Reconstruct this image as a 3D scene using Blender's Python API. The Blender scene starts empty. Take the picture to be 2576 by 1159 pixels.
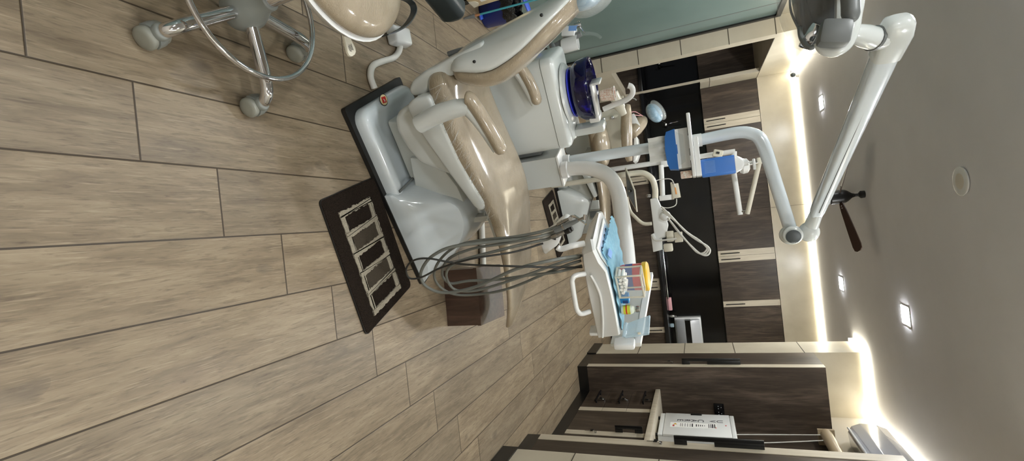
import bpy, bmesh, math, random
from mathutils import Vector, Matrix
rnd = random.Random(7)
C = bpy.context.scene.collection
V3 = Vector
PI = math.pi
R = math.radians

# ------------------------------------------------------------ camera
FPX, CX, CY, H = 1191.3, 1288.0, 579.5, 1.28
TH, RO, YA = R(21.36), R(-6.137), R(-0.1)
_f = V3((math.sin(YA)*math.cos(TH), math.cos(YA)*math.cos(TH), -math.sin(TH)))
_r0 = V3((math.cos(YA), -math.sin(YA), 0)); _u0 = _r0.cross(_f)
_r = math.cos(RO)*_r0 + math.sin(RO)*_u0
_u = -math.sin(RO)*_r0 + math.cos(RO)*_u0
EYE = V3((0, 0, H))
cam_data = bpy.data.cameras.new('camera'); cam = bpy.data.objects.new('camera', cam_data); C.objects.link(cam)
cam_data.sensor_fit = 'HORIZONTAL'; cam_data.sensor_width = 36.0
cam_data.lens = FPX/2576*36.0; cam_data.clip_start = 0.02; cam_data.clip_end = 60
# the photograph lies on its side: its right edge is the ceiling
xa, ya, za = _u, -_r, -_f
cam.matrix_world = Matrix(((xa.x, ya.x, za.x, 0), (xa.y, ya.y, za.y, 0), (xa.z, ya.z, za.z, H), (0, 0, 0, 1)))
bpy.context.scene.camera = cam

# measuring helpers: the point of a real plane of the room seen at a photograph position
def ray(x, y): return _f + _r*((y-CY)/FPX) + _u*((x-CX)/FPX)
def fl(x, y, z=0.0):
    d = ray(x, y); return EYE + d*((z-H)/d.z)
def aty(x, y, Y):
    d = ray(x, y); return EYE + d*(Y/d.y)
def atx(x, y, X):
    d = ray(x, y); return EYE + d*(X/d.x)
# dental chair frame: u along the chair towards its feet end, v across it (away from the doorway side)
CU = V3((math.cos(R(29.6)), math.sin(R(29.6)), 0)); CV = V3((-CU.y, CU.x, 0)); CO = V3((-.557, 1.533, 0))
def L(u, v, z): return CO + CU*u + CV*v + V3((0, 0, z))
def cu(x, y, v):
    d = ray(x, y); t = (v-(EYE-CO).dot(CV))/d.dot(CV); return EYE + d*t
def uvz(p):
    q = p-CO; return V3((q.dot(CU), q.dot(CV), p.z))
CR = Matrix.Rotation(R(29.6), 3, 'Z')

# ------------------------------------------------------------ materials
MATS = {}
def lin(c):
    return tuple((x/255/12.92 if x/255 <= .04045 else ((x/255+.055)/1.055)**2.4) for x in c)
class NT:
    def __init__(s, name):
        m = bpy.data.materials.new(name); m.use_nodes = True
        s.m = m; s.t = m.node_tree; s.n = s.t.nodes; s.n.clear()
        s.out = s.n.new('ShaderNodeOutputMaterial')
        s.b = s.n.new('ShaderNodeBsdfPrincipled'); s.l(s.b.outputs[0], s.out.inputs[0])
        MATS[name] = m
    def l(s, a, b): s.t.links.new(a, b)
    def v(s, x, sock):
        if isinstance(x, (int, float)): sock.default_value = x
        elif isinstance(x, tuple): sock.default_value = x if len(x) == len(sock.default_value) else (*x, 1)
        else: s.l(x, sock)
    def math(s, op, a, b=0.0, c=None):
        n = s.n.new('ShaderNodeMath'); n.operation = op
        s.v(a, n.inputs[0]); s.v(b, n.inputs[1])
        if c is not None: s.v(c, n.inputs[2])
        return n.outputs[0]
    def pos(s, obj=False):
        if obj: return s.n.new('ShaderNodeTexCoord').outputs['Object']
        return s.n.new('ShaderNodeNewGeometry').outputs['Position']
    def sep(s, v):
        n = s.n.new('ShaderNodeSeparateXYZ'); s.l(v, n.inputs[0]); return n.outputs
    def comb(s, x, y, z):
        n = s.n.new('ShaderNodeCombineXYZ')
        for k, q in enumerate((x, y, z)): s.v(q, n.inputs[k])
        return n.outputs[0]
    def noise(s, vec, scale, detail=3, rough=.5, dist=0):
        n = s.n.new('ShaderNodeTexNoise'); s.l(vec, n.inputs['Vector'])
        n.inputs['Scale'].default_value = scale; n.inputs['Detail'].default_value = detail
        n.inputs['Roughness'].default_value = rough; n.inputs['Distortion'].default_value = dist
        return n.outputs['Fac']
    def white(s, vec):
        n = s.n.new('ShaderNodeTexWhiteNoise'); s.l(vec, n.inputs['Vector']); return n.outputs['Value']
    def scale(s, vec, sc, off=None):
        n = s.n.new('ShaderNodeVectorMath'); n.operation = 'MULTIPLY'; s.l(vec, n.inputs[0]); n.inputs[1].default_value = sc
        if off is None: return n.outputs[0]
        a = s.n.new('ShaderNodeVectorMath'); a.operation = 'ADD'; s.l(n.outputs[0], a.inputs[0]); s.l(off, a.inputs[1]); return a.outputs[0]
    def ramp(s, fac, stops):
        n = s.n.new('ShaderNodeValToRGB'); s.l(fac, n.inputs[0]); e = n.color_ramp.elements
        while len(e) < len(stops): e.new(.5)
        for k, (p, c) in enumerate(stops): e[k].position = p; e[k].color = (*lin(c), 1)
        return n.outputs[0]
    def mix(s, fac, a, b, mode='MIX'):
        n = s.n.new('ShaderNodeMix'); n.data_type = 'RGBA'; n.blend_type = mode
        s.v(fac, n.inputs[0]); s.v(a, n.inputs[6]); s.v(b, n.inputs[7]); return n.outputs[2]
    def bump(s, h, dist=.002, strength=.5):
        n = s.n.new('ShaderNodeBump'); n.inputs['Distance'].default_value = dist; n.inputs['Strength'].default_value = strength
        s.l(h, n.inputs['Height']); s.l(n.outputs[0], s.b.inputs['Normal'])
    def set(s, **k):
        for a, x in k.items(): s.v(x, s.b.inputs[a.replace('_', ' ')])
        return s

def simple(name, col, rough=.5, metal=0.0, **k):
    n = NT(name); n.set(Base_Color=lin(col), Roughness=rough, Metallic=metal, **k)
    # faint unevenness of the finish
    nz = n.noise(n.pos(), 35, 2)
    n.v(n.math('MULTIPLY_ADD', nz, .08, max(rough-.04, .02)), n.b.inputs['Roughness'])
    return n.m
def emit(name, col, strength):
    n = NT(name); n.set(Base_Color=lin(col), Emission_Color=lin(col), Emission_Strength=strength); return n.m
def glass(name, col, rough=.05, alpha=.25, ior=1.45):
    n = NT(name); n.set(Base_Color=lin(col), Roughness=rough, Alpha=alpha, IOR=ior, Specular_IOR_Level=.8); return n.m

# wood-look floor tiles 0.20 x 1.20 m, staggered by a sixth
n = NT('floor_tile')
P = n.pos(); sx, sy, sz = n.sep(P)
W0, X0, LP = .2019, -.4762, 1.2173
rr = n.math('DIVIDE', n.math('SUBTRACT', sx, X0), W0)
row = n.math('FLOOR', rr); fx = n.math('FRACT', rr)
yy = n.math('DIVIDE', n.math('SUBTRACT', n.math('SUBTRACT', sy, .777), n.math('MULTIPLY', row, .2027)), LP)
idx = n.math('FLOOR', yy); fy = n.math('FRACT', yy)
ex = n.math('MULTIPLY', n.math('MINIMUM', fx, n.math('SUBTRACT', 1, fx)), W0)
ey = n.math('MULTIPLY', n.math('MINIMUM', fy, n.math('SUBTRACT', 1, fy)), LP)
edge = n.math('MINIMUM', ex, ey)
rid = n.white(n.comb(row, idx, 3.3))
off = n.comb(n.math('MULTIPLY', rid, 37.0), n.math('MULTIPLY', rid, 91.0), rid)
g1 = n.noise(n.scale(P, (24, 3.2, 1), off), 1.0, 6, .62, .6)
g2 = n.noise(n.scale(P, (150, 15, 1), off), 1.0, 5, .65, .8)
g3 = n.noise(n.scale(P, (5, 1.3, 1), off), 1.0, 3, .5, 1.2)
kn = n.noise(n.scale(P, (9, 4, 1), off), 1.0, 2, .4)
col = n.ramp(g1, [(.28, (105, 91, 74)), (.5, (141, 125, 103)), (.72, (165, 149, 125))])
col = n.mix(n.math('MULTIPLY', g3, .5), col, (*lin((130, 116, 95)), 1))
col = n.mix(n.math('MAXIMUM', n.math('MULTIPLY_ADD', g2, 2.8, -1.42), 0.0), col, (*lin((84, 71, 58)), 1))
g4 = n.noise(n.scale(P, (210, 11, 1), off), 1.0, 3, .6)
col = n.mix(n.math('MAXIMUM', n.math('MULTIPLY_ADD', g4, 2.6, -1.45), 0.0), col, (*lin((182, 167, 142)), 1))
knot = n.math('MULTIPLY', n.math('GREATER_THAN', kn, .71), n.math('MULTIPLY_ADD', kn, 6, -4.1))
col = n.mix(n.math('MINIMUM', n.math('MAXIMUM', knot, 0.0), .55), col, (*lin((86, 78, 70)), 1))
col = n.mix(1.0, col, n.ramp(rid, [(0, (232, 232, 232)), (1, (255, 253, 250))]), 'MULTIPLY')
gm = n.math('LESS_THAN', edge, .0023)
col = n.mix(gm, col, (*lin((62, 51, 37)), 1))
n.set(Base_Color=col, Roughness=n.math('MULTIPLY_ADD', g1, .22, .30), Specular_IOR_Level=.4)
ht = n.math('ADD', n.math('MULTIPLY', g2, .25), n.math('MINIMUM', n.math('MULTIPLY', edge, 260), 1.0))
n.bump(ht, .0015, .45)

# dark laminate, grain upright
n = NT('dark_laminate')
P = n.pos()
a = n.noise(n.scale(P, (26, 26, 3.0)), 1.0, 5, .6, .5); b = n.noise(n.scale(P, (5, 5, 1.2)), 1.0, 3, .5, .8); c = n.noise(n.scale(P, (110, 110, 7)), 1.0, 3)
col = n.ramp(n.math('MULTIPLY_ADD', b, .5, n.math('MULTIPLY', a, .5)), [(.32, (46, 38, 31)), (.5, (66, 56, 47)), (.68, (98, 85, 73))])
col = n.mix(n.math('MAXIMUM', n.math('MULTIPLY_ADD', c, 2.2, -1.0), 0.0), col, (*lin((42, 34, 28)), 1))
n.set(Base_Color=col, Roughness=.42, Specular_IOR_Level=.35); n.bump(c, .0006, .2)

# cream large-format tile (its faint mottling only; joints are built as grooves)
n = NT('cream_tile')
a = n.noise(n.pos(), 6, 4)
n.set(Base_Color=n.ramp(a, [(.3, (180, 171, 152)), (.7, (190, 182, 163))]), Roughness=.28, Specular_IOR_Level=.4)
n = NT('cream_laminate')
a = n.noise(n.scale(n.pos(), (30, 30, 4)), 1, 3)
n.set(Base_Color=n.ramp(a, [(.3, (178, 168, 148)), (.7, (194, 184, 165))]), Roughness=.4)
n = NT('ceiling_paint')
a = n.noise(n.pos(), 3, 4)
n.set(Base_Color=n.ramp(a, [(.3, (212, 210, 212)), (.7, (218, 216, 218))]), Roughness=.9)
simple('wall_paint', (205, 198, 186), .8)
simple('tile_joint', (70, 64, 54), .8)
# black glass / granite
n = NT('black_glass'); a = n.noise(n.pos(), 60, 3)
n.set(Base_Color=n.ramp(a, [(.4, (8, 8, 9)), (.8, (17, 17, 19))]), Roughness=.14, Specular_IOR_Level=.4)
n = NT('black_granite'); a = n.noise(n.pos(), 220, 3)
n.set(Base_Color=n.ramp(a, [(.4, (10, 10, 11)), (.75, (26, 26, 28))]), Roughness=.22)
simple('black_kick', (16, 15, 14), .3)
# frosted green-grey glass
n = NT('frosted_glass'); a = n.noise(n.pos(), 400, 2); b = n.noise(n.pos(), 1.5, 3)
n.set(Base_Color=n.ramp(b, [(.3, (98, 116, 112)), (.7, (112, 131, 127))]), Roughness=.35, Specular_IOR_Level=.5); n.bump(a, .0008, .25)
# plastics and metals of the unit
simple('grey_plastic', (205, 209, 206), .22, Coat_Weight=.4, Coat_Roughness=.1)
simple('bluegrey_plastic', (206, 214, 218), .2, Coat_Weight=.5, Coat_Roughness=.08)
simple('white_plastic', (222, 223, 221), .25, Coat_Weight=.4, Coat_Roughness=.1)
simple('cream_plastic', (206, 201, 184), .3, Coat_Weight=.2)
simple('panel_grey', (190, 192, 186), .35)
simple('dark_grey_plastic', (104, 107, 106), .4)
simple('slate_plastic', (62, 68, 70), .38)
simple('hub_grey', (126, 129, 124), .35)
simple('caster_grey', (138, 138, 128), .4)
simple('black_rubber', (20, 19, 18), .5)
simple('black_plastic', (18, 18, 18), .3)
simple('hose_grey', (104, 106, 100), .4)
simple('hose_dark', (40, 40, 38), .45)
simple('chrome', (225, 225, 228), .08, 1.0)
simple('steel', (175, 175, 174), .25, 1.0)
simple('black_steel', (40, 40, 42), .3, .8)
simple('white_hose', (206, 204, 196), .5)
# tan upholstery under stretched cling film
n = NT('tan_vinyl')
P = n.pos()
wr = n.noise(n.scale(P, (9, 60, 60)), 1.0, 4, .6, 1.5); w2 = n.noise(P, 14, 3, .5, 1.0)
n.set(Base_Color=n.ramp(w2, [(.3, (152, 138, 115)), (.7, (165, 150, 127))]), Roughness=.32, Coat_Weight=1.0, Coat_Roughness=.13, Specular_IOR_Level=.5)
wf = n.noise(n.scale(P, (30, 160, 120)), 1.0, 4, .6, 2.0)
n.bump(n.math('ADD', n.math('ADD', n.math('MULTIPLY', wr, .6), w2), n.math('MULTIPLY', wf, 1.0)), .006, .5)
simple('tan_plain', (165, 148, 122), .35, Coat_Weight=.7, Coat_Roughness=.12)
# cling film with creases
n = NT('cling_film'); P = n.pos(); a = n.noise(P, 26, 4, .6, 2.0)
n.set(Base_Color=lin((225, 226, 222)), Roughness=.08, Alpha=.28, Specular_IOR_Level=.9); n.bump(a, .01, .9)
n = NT('blue_cover'); P = n.pos(); a = n.noise(P, 18, 4, .6, 1.0)
n.set(Base_Color=n.ramp(a, [(.3, (122, 160, 188)), (.7, (176, 205, 222))]), Roughness=.25, Coat_Weight=.8, Coat_Roughness=.1); n.bump(a, .006, .6)
n = NT('blue_drape'); P = n.pos(); a = n.noise(P, 30, 4, .6, 1.0)
n.set(Base_Color=n.ramp(a, [(.3, (146, 204, 226)), (.7, (176, 222, 238))]), Roughness=.75, Sheen_Weight=.2); n.bump(a, .004, .5)
n = NT('cobalt_glass'); n.set(Base_Color=lin((12, 10, 120)), Roughness=.1, Coat_Weight=.15, Specular_IOR_Level=.4)
a = n.noise(n.pos(), 18, 3); n.l(n.ramp(a, [(.45, (6, 5, 46)), (.68, (10, 8, 70)), (.85, (30, 26, 170))]), n.b.inputs['Base Color'])
simple('cobalt_plastic', (44, 58, 210), .25, Coat_Weight=.5)
simple('bin_blue', (26, 44, 120), .35)
simple('lid_blue', (62, 96, 205), .3)
simple('sanitizer_blue', (70, 124, 205), .3)
simple('dispenser_blue', (44, 104, 176), .35)
simple('label_blue', (120, 160, 215), .5)
n = NT('bin_bag'); a = n.noise(n.pos(), 30, 4, .6, 1.5); n.set(Base_Color=lin((22, 21, 18)), Roughness=.22); n.bump(a, .02, .8)
# door mat
n = NT('mat_pile'); P = n.pos(); a = n.noise(P, 320, 3); b = n.noise(P, 700, 2)
n.set(Base_Color=n.ramp(a, [(.3, (26, 20, 16)), (.72, (62, 52, 44))]), Roughness=1.0, Specular_IOR_Level=.1); n.bump(b, .006, 1.0)
n = NT('mat_cream'); P = n.pos(); a = n.noise(P, 420, 3)
n.set(Base_Color=n.ramp(a, [(.3, (150, 140, 122)), (.7, (204, 195, 176))]), Roughness=1.0, Specular_IOR_Level=.1); n.bump(a, .006, 1.0)
n = NT('mat_taupe'); P = n.pos(); a = n.noise(P, 420, 3)
n.set(Base_Color=n.ramp(a, [(.3, (62, 55, 46)), (.7, (94, 85, 73))]), Roughness=1.0, Specular_IOR_Level=.1); n.bump(a, .006, 1.0)
# step box veneer
n = NT('step_wood'); P = n.pos(); a = n.noise(n.scale(P, (30, 30, 3)), 1, 5, .6, .8)
n.set(Base_Color=n.ramp(a, [(.3, (52, 36, 28)), (.55, (74, 54, 44)), (.8, (98, 76, 64))]), Roughness=.35, Coat_Weight=.2)
# small things
n = NT('cup_paper'); P = n.pos(); a = n.noise(P, 130, 3, .6, 1.0)
n.set(Base_Color=n.ramp(a, [(.44, (240, 236, 226)), (.52, (196, 130, 96)), (.6, (238, 232, 220))]), Roughness=.6)
simple('paper_white', (236, 236, 232), .7)
simple('red_plastic', (192, 40, 38), .3, Coat_Weight=.5)
simple('yellow_plastic', (228, 184, 52), .35, Coat_Weight=.3)
simple('cotton', (240, 238, 232), .95)
simple('vial_yellow', (204, 206, 60), .35)
simple('vial_clear', (205, 214, 198), .15)
simple('box_blue', (40, 128, 190), .4)
simple('ink', (40, 40, 46), .6)
simple('ink_blue', (50, 70, 130), .6)
simple('logo_red', (196, 40, 34), .4)
simple('logo_cream', (232, 216, 168), .4)
simple('ink_orange', (226, 150, 70), .5)
simple('teal_rod', (36, 122, 132), .3)
simple('pink', (222, 168, 172), .6)
simple('tan_box', (198, 178, 142), .5)
simple('wood_bead', (150, 100, 60), .5)
simple('fan_black', (14, 13, 13), .35)
simple('fan_brown', (56, 34, 24), .4)
simple('silver', (205, 207, 211), .3, .1)
simple('blind_fabric', (96, 80, 64), .8)
simple('blind_rail', (170, 152, 124), .3)
simple('ac_white', (176, 178, 186), .12, Coat_Weight=.8)
simple('keypad_film', (196, 206, 226), .3)
simple('pad_dark', (70, 74, 76), .5)
glass('clear_plastic', (226, 232, 232), .06, .06)
glass('clear_blue', (190, 214, 226), .1, .5)
glass('visor', (214, 220, 222), .03, .16)
emit('led_strip', (252, 246, 224), 16.0)
emit('downlight', (246, 249, 250), 340.0)

# ------------------------------------------------------------ mesh builder
def catmull(pts, k, closed=False):
    pts = [V3(p) for p in pts]; n = len(pts); out = []
    if n < 3 or k <= 1: return pts
    rng = n if closed else n-1
    for i in range(rng):
        if closed: p0, p1, p2, p3 = pts[i-1], pts[i], pts[(i+1) % n], pts[(i+2) % n]
        else: p0, p1, p2, p3 = pts[max(i-1, 0)], pts[i], pts[i+1], pts[min(i+2, n-1)]
        for j in range(k):
            t = j/k; t2, t3 = t*t, t*t*t
            out.append(.5*((2*p1)+(p2-p0)*t+(2*p0-5*p1+4*p2-p3)*t2+(3*p1-p0-3*p2+p3)*t3))
    if not closed: out.append(pts[-1])
    return out

class MB:
    """Collects shapes in room coordinates; build() links them as ONE mesh object."""
    def __init__(s): s.bm = bmesh.new(); s.mats = []; s.k = 0
    def mat(s, m):
        if m not in s.mats: s.mats.append(m)
        s.k = s.mats.index(m); return s
    def _f(s, vs):
        try: f = s.bm.faces.new(vs); f.material_index = s.k; f.smooth = True; return f
        except ValueError: return None
    def hexa(s, p, bev=0.0, seg=2):
        vs = [s.bm.verts.new(q) for q in p]; fs = []
        for q in ((3, 2, 1, 0), (4, 5, 6, 7), (0, 1, 5, 4), (1, 2, 6, 5), (2, 3, 7, 6), (3, 0, 4, 7)): fs.append(s._f([vs[i] for i in q]))
        if bev > 0: s._bev(fs, bev, seg)
        return s
    def _bev(s, fs, bev, seg):
        fs = [f for f in fs if f]
        bmesh.ops.recalc_face_normals(s.bm, faces=fs)
        es = list({e for f in fs for e in f.edges})
        r = bmesh.ops.bevel(s.bm, geom=es, offset=bev, segments=seg, profile=.5, affect='EDGES', clamp_overlap=True)
        for f in r['faces']: f.material_index = s.k; f.smooth = True
    def box(s, c, size, rot=None, bev=0.0, seg=2):
        c = V3(c); h = V3(size)/2; M = rot if rot is not None else Matrix.Identity(3)
        p = [c+M @ V3((sx*h.x, sy*h.y, sz*h.z)) for sz in (-1, 1) for sx, sy in ((-1, -1), (1, -1), (1, 1), (-1, 1))]
        return s.hexa(p, bev, seg)
    def span(s, a, b, bev=0.0): # axis-aligned box between two corners
        a, b = V3(a), V3(b); return s.box((a+b)/2, [abs(q) for q in (b-a)], None, bev)
    def prism(s, poly, vec, bev=0.0, seg=2):
        vec = V3(vec); a = [s.bm.verts.new(V3(q)) for q in poly]; b = [s.bm.verts.new(V3(q)+vec) for q in poly]; n = len(a)
        fs = [s._f(a[::-1]), s._f(b)]
        for i in range(n): fs.append(s._f([a[i], a[(i+1) % n], b[(i+1) % n], b[i]]))
        if bev > 0: s._bev(fs, bev, seg)
        return s
    def loft(s, rings, cap=True, closed=False):
        rs = [[s.bm.verts.new(V3(q)) for q in r] for r in rings]; n = len(rs[0])
        m = len(rs)
        for i in range(m if closed else m-1):
            a, b = rs[i], rs[(i+1) % m]
            for j in range(n): s._f([a[j], a[(j+1) % n], b[(j+1) % n], b[j]])
        if cap and not closed: s._f(rs[0][::-1]); s._f(rs[-1])
        return s
    def tube(s, pts, r, seg=10, smooth=1, closed=False, cap=True):
        if smooth > 1:
            n0 = len(pts); pts2 = catmull(pts, smooth, closed)
            if isinstance(r, (list, tuple)):
                rr = []
                for i in range(len(pts2)):
                    t = i/smooth; a = min(int(t), n0-1); b = min(a+1, n0-1); rr.append(r[a]+(r[b]-r[a])*(t-a))
                r = rr
            pts = pts2
        pts = [V3(p) for p in pts]; n = len(pts); rings = []; prev = None
        for i, p in enumerate(pts):
            if closed: d = pts[(i+1) % n]-pts[i-1]
            else: d = pts[min(i+1, n-1)]-pts[max(i-1, 0)]
            if d.length < 1e-9: d = V3((0, 0, 1))
            d.normalize()
            if prev is None: a = d.orthogonal().normalized()
            else:
                a = prev-d*prev.dot(d)
                a = d.orthogonal().normalized() if a.length < 1e-6 else a.normalized()
            prev = a; b = d.cross(a); q = r[i] if isinstance(r, (list, tuple)) else r
            rings.append([p+(a*math.cos(2*PI*k/seg)+b*math.sin(2*PI*k/seg))*q for k in range(seg)])
        return s.loft(rings, cap, closed)
    def rod(s, a, b, r, r2=None, seg=14): return s.tube([a, b], [r, r if r2 is None else r2], seg)
    def lathe(s, prof, o, axis=(0, 0, 1), seg=28, sx=1.0, rot=0.0, cap=True):
        ax = V3(axis).normalized(); a = ax.orthogonal().normalized()
        if abs(ax.z) > .999: a = V3((math.cos(rot), math.sin(rot), 0))
        b = ax.cross(a); o = V3(o)
        rings = [[o+ax*h+(a*math.cos(2*PI*k/seg)*sx+b*math.sin(2*PI*k/seg))*max(r, 1e-4) for k in range(seg)] for r, h in prof]
        return s.loft(rings, cap)
    def ball(s, c, r, rot=None, seg=18, rings=10):
        c = V3(c); rr = V3((r, r, r)) if isinstance(r, (int, float)) else V3(r); M = rot if rot is not None else Matrix.Identity(3)
        rs = []
        for i in range(rings+1):
            t = -PI/2+PI*i/rings; q = max(math.cos(t), 1e-3)
            rs.append([c+M @ V3((rr.x*q*math.cos(2*PI*k/seg), rr.y*q*math.sin(2*PI*k/seg), rr.z*math.sin(t))) for k in range(seg)])
        return s.loft(rs)
    def sheet(s, grid, th=0.0): # grid[i][j] of points
        vs = [[s.bm.verts.new(V3(p)) for p in row] for row in grid]
        fs = []
        for i in range(len(vs)-1):
            for j in range(len(vs[0])-1): fs.append(s._f([vs[i][j], vs[i+1][j], vs[i+1][j+1], vs[i][j+1]]))
        if th > 0: bmesh.ops.solidify(s.bm, geom=[f for f in fs if f], thickness=th)
        return s
    def build(s, name, mat=None, parent=None, sharp=35, weld=True):
        me = bpy.data.meshes.new(name)
        if parent is not None:
            M = Matrix.Identity(4); q = parent
            while q is not None: M = q.matrix_basis @ M; q = q.parent
            s.bm.transform(M.inverted())
        bmesh.ops.recalc_face_normals(s.bm, faces=s.bm.faces)
        s.bm.to_mesh(me); s.bm.free()
        if not s.mats and mat: s.mats = [mat]
        for m in s.mats: me.materials.append(MATS[m])
        me.polygons.foreach_set('use_smooth', [True]*len(me.polygons))
        me.set_sharp_from_angle(angle=R(sharp)); me.update()
        o = bpy.data.objects.new(name, me); C.objects.link(o)
        if parent is not None: o.parent = parent
        return o

def tag(o, label, cat, group=None, kind=None):
    o['label'] = label; o['category'] = cat
    if group: o['group'] = group
    if kind: o['kind'] = kind
    return o
def thing(name, label, cat, loc, rz=0.0, group=None):
    o = bpy.data.objects.new(name, None); C.objects.link(o); o.empty_display_size = .05
    o.location = loc; o.rotation_euler = (0, 0, rz); return tag(o, label, cat, group)
def struct(o, label=None):
    o['kind'] = 'structure'
    if label: o['label'] = label
    return o
def copy_tree(o, parent=None):
    c = o.copy(); C.objects.link(c)
    if parent is not None: c.parent = parent
    for ch in list(o.children): copy_tree(ch, c)
    return c
def text(name, body, size, origin, xdir, ydir, mat, parent, depth=.0006, align='CENTER'):
    cv = bpy.data.curves.new(name, 'FONT'); cv.body = body; cv.size = size; cv.align_x = align; cv.align_y = 'CENTER'; cv.extrude = depth
    x = V3(xdir).normalized(); y = V3(ydir).normalized(); z = x.cross(y); o0 = V3(origin)
    tmp = bpy.data.objects.new(name, cv); C.objects.link(tmp)
    dg = bpy.context.evaluated_depsgraph_get(); me = bpy.data.meshes.new_from_object(tmp.evaluated_get(dg))
    bpy.data.objects.remove(tmp); bpy.data.curves.remove(cv)
    M = Matrix(((x.x, y.x, z.x, o0.x), (x.y, y.y, z.y, o0.y), (x.z, y.z, z.z, o0.z), (0, 0, 0, 1)))
    if parent is not None:
        Q = Matrix.Identity(4); q = parent
        while q is not None: Q = q.matrix_basis @ Q; q = q.parent
        M = Q.inverted() @ M
    me.transform(M); me.materials.clear(); me.materials.append(MATS[mat]); me.name = name
    o = bpy.data.objects.new(name, me); C.objects.link(o)
    if parent is not None: o.parent = parent
    return o
# ------------------------------------------------------------ the room
ZC = 2.60; ZW = 2.545
struct(MB().span((-3.0, -1.7, -.06), (2.2, 7.3, 0)).build('floor', 'floor_tile'), 'wood-look floor tiles laid in staggered rows')
struct(MB().span((-3.0, -1.7, ZC), (2.2, 7.3, ZC+.06)).build('ceiling', 'ceiling_paint'), 'plain off-white ceiling')
struct(MB().span((-3.0, 7.15, 0), (2.2, 7.25, ZC)).build('wall_back', 'wall_paint'))
struct(MB().span((-3.0, -1.75, 0), (2.2, -1.65, ZC)).build('wall_front', 'wall_paint'))
struct(MB().span((2.05, -1.65, 0), (2.15, 7.15, ZC)).build('wall_right', 'wall_paint'))
struct(MB().span((-3.0, 5.24, 0), (-2.9, 7.15, ZC)).build('wall_left', 'wall_paint'))
# fascia over the back cupboards
def tiled(boxes, joints, name, label, mat='cream_tile'):
    m = MB().mat(mat)
    for a, b in boxes: m.span(a, b)
    m.mat('tile_joint')
    for a, b in joints: m.span(a, b)
    return struct(m.build(name), label)
tiled([((-1.62, 6.85, 2.165), (2.05, 7.15, ZW))], [((.05, 6.8485, 2.165), (.053, 6.852, ZW))], 'trim_1', 'cream fascia above the back cupboards')
# fascia above the passage on the left and above the glass wall
tiled([((-2.9, 5.361, 2.165), (-1.62, 6.85, ZW))], [((-1.6215, 5.361, 2.163), (-1.6185, 6.85, 2.169))], 'trim_2', 'cream fascia above the opening beside the glass wall')
struct(MB().span((-1.88, -1.65, 2.215), (-1.79, 5.24, ZW)).build('trim_3', 'cream_tile'), 'cream fascia above the frosted glass wall')
# left pilaster between glass wall and opening
jz = [.48, .87, 1.30, 1.75, 2.165]
tiled([((-1.80, 5.24, 0), (-1.62, 5.36, ZW)), ((-2.9, 5.2405, 2.216), (-1.80, 5.36, ZW))], [((-1.80, 5.2385, z-.004), (-1.6185, 5.25, z+.004)) for z in jz], 'wall_left_pilaster', 'cream tiled pier beside the frosted glass wall')
tiled([((-1.74, 5.36, 0), (-1.62, 6.55, .56))], [], 'wall_left_low', 'low cream wall between the pier and the back counter')
# nib wall closing the opening: cream above, black glass below
m = MB().mat('cream_tile').span((-1.665, 6.55, 1.49), (-1.62, 7.15, 2.165)).span((-1.665, 6.55, 0), (-1.637, 6.575, 1.49))
m.mat('black_glass').span((-1.660, 6.575, .78), (-1.637, 7.15, 1.49)).mat('tile_joint').span((-1.66, 6.548, 1.60), (-1.6185, 6.85, 1.606))
struct(m.build('wall_left_nib'), 'thin cream post and end panel of the back cupboards')
# right pilaster
tiled([((1.44, 5.15, .1), (2.05, 5.55, ZW))], [((1.4385, 5.15, z-.003), (1.445, 5.55, z+.003)) for z in (.55, 1.02, 1.50, 2.10)], 'wall_right_pilaster', 'cream tiled pier beside the tall cabinet')
# near right pilaster
tiled([((1.354, 1.0, .1), (2.05, 2.716, ZW))], [((1.3525, 1.0, z-.003), (1.36, 2.716, z+.003)) for z in (.47, .95, 1.4, 1.9)], 'wall_right_near_pilaster', 'cream tiled pier at the right edge of the photo')
# black skirting
m = MB(); m.span((1.43, 5.15, 0), (1.55, 5.56, .1)).span((1.44, 4.69, 0), (2.05, 5.15, .1)).span((1.69, 3.16, 0), (2.05, 4.69, .1)).span((1.46, 2.716, 0), (2.05, 3.16, .1)).span((1.344, 1.0, 0), (2.05, 2.722, .1))
struct(m.build('baseboard_right', 'black_kick'), 'black skirting under the right-hand cabinets')
struct(MB().span((-1.637, 6.62, 0), (2.05, 7.15, .1)).span((-2.9, 6.62, 0), (-1.665, 7.15, .1)).build('baseboard_back', 'black_kick'))
# frosted glass wall: structure window with frame
w = MB().span((-1.80, -1.6, .06), (-1.788, 4.90, 2.17)).build('window_1', 'frosted_glass'); struct(w, 'large frosted grey-green glass wall')
m = MB().span((-1.82, -1.6, 2.17), (-1.775, 5.24, 2.215)).span((-1.82, 5.195, 0), (-1.775, 5.24, 2.17)).span((-1.82, -1.6, 0), (-1.775, 5.24, .06))
struct(m.build('window_1_frame', 'black_kick'), 'black frame of the frosted glass wall')
w = MB().span((-1.803, 4.915, .06), (-1.792, 5.195, 2.17)).build('window_2', 'frosted_glass'); struct(w, 'narrow frosted glass side panel')
struct(MB().span((-1.806, 4.90, .06), (-1.786, 4.915, 2.17)).build('window_2_frame', 'dark_grey_plastic'), 'dark seam between the two glass panels')

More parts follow.
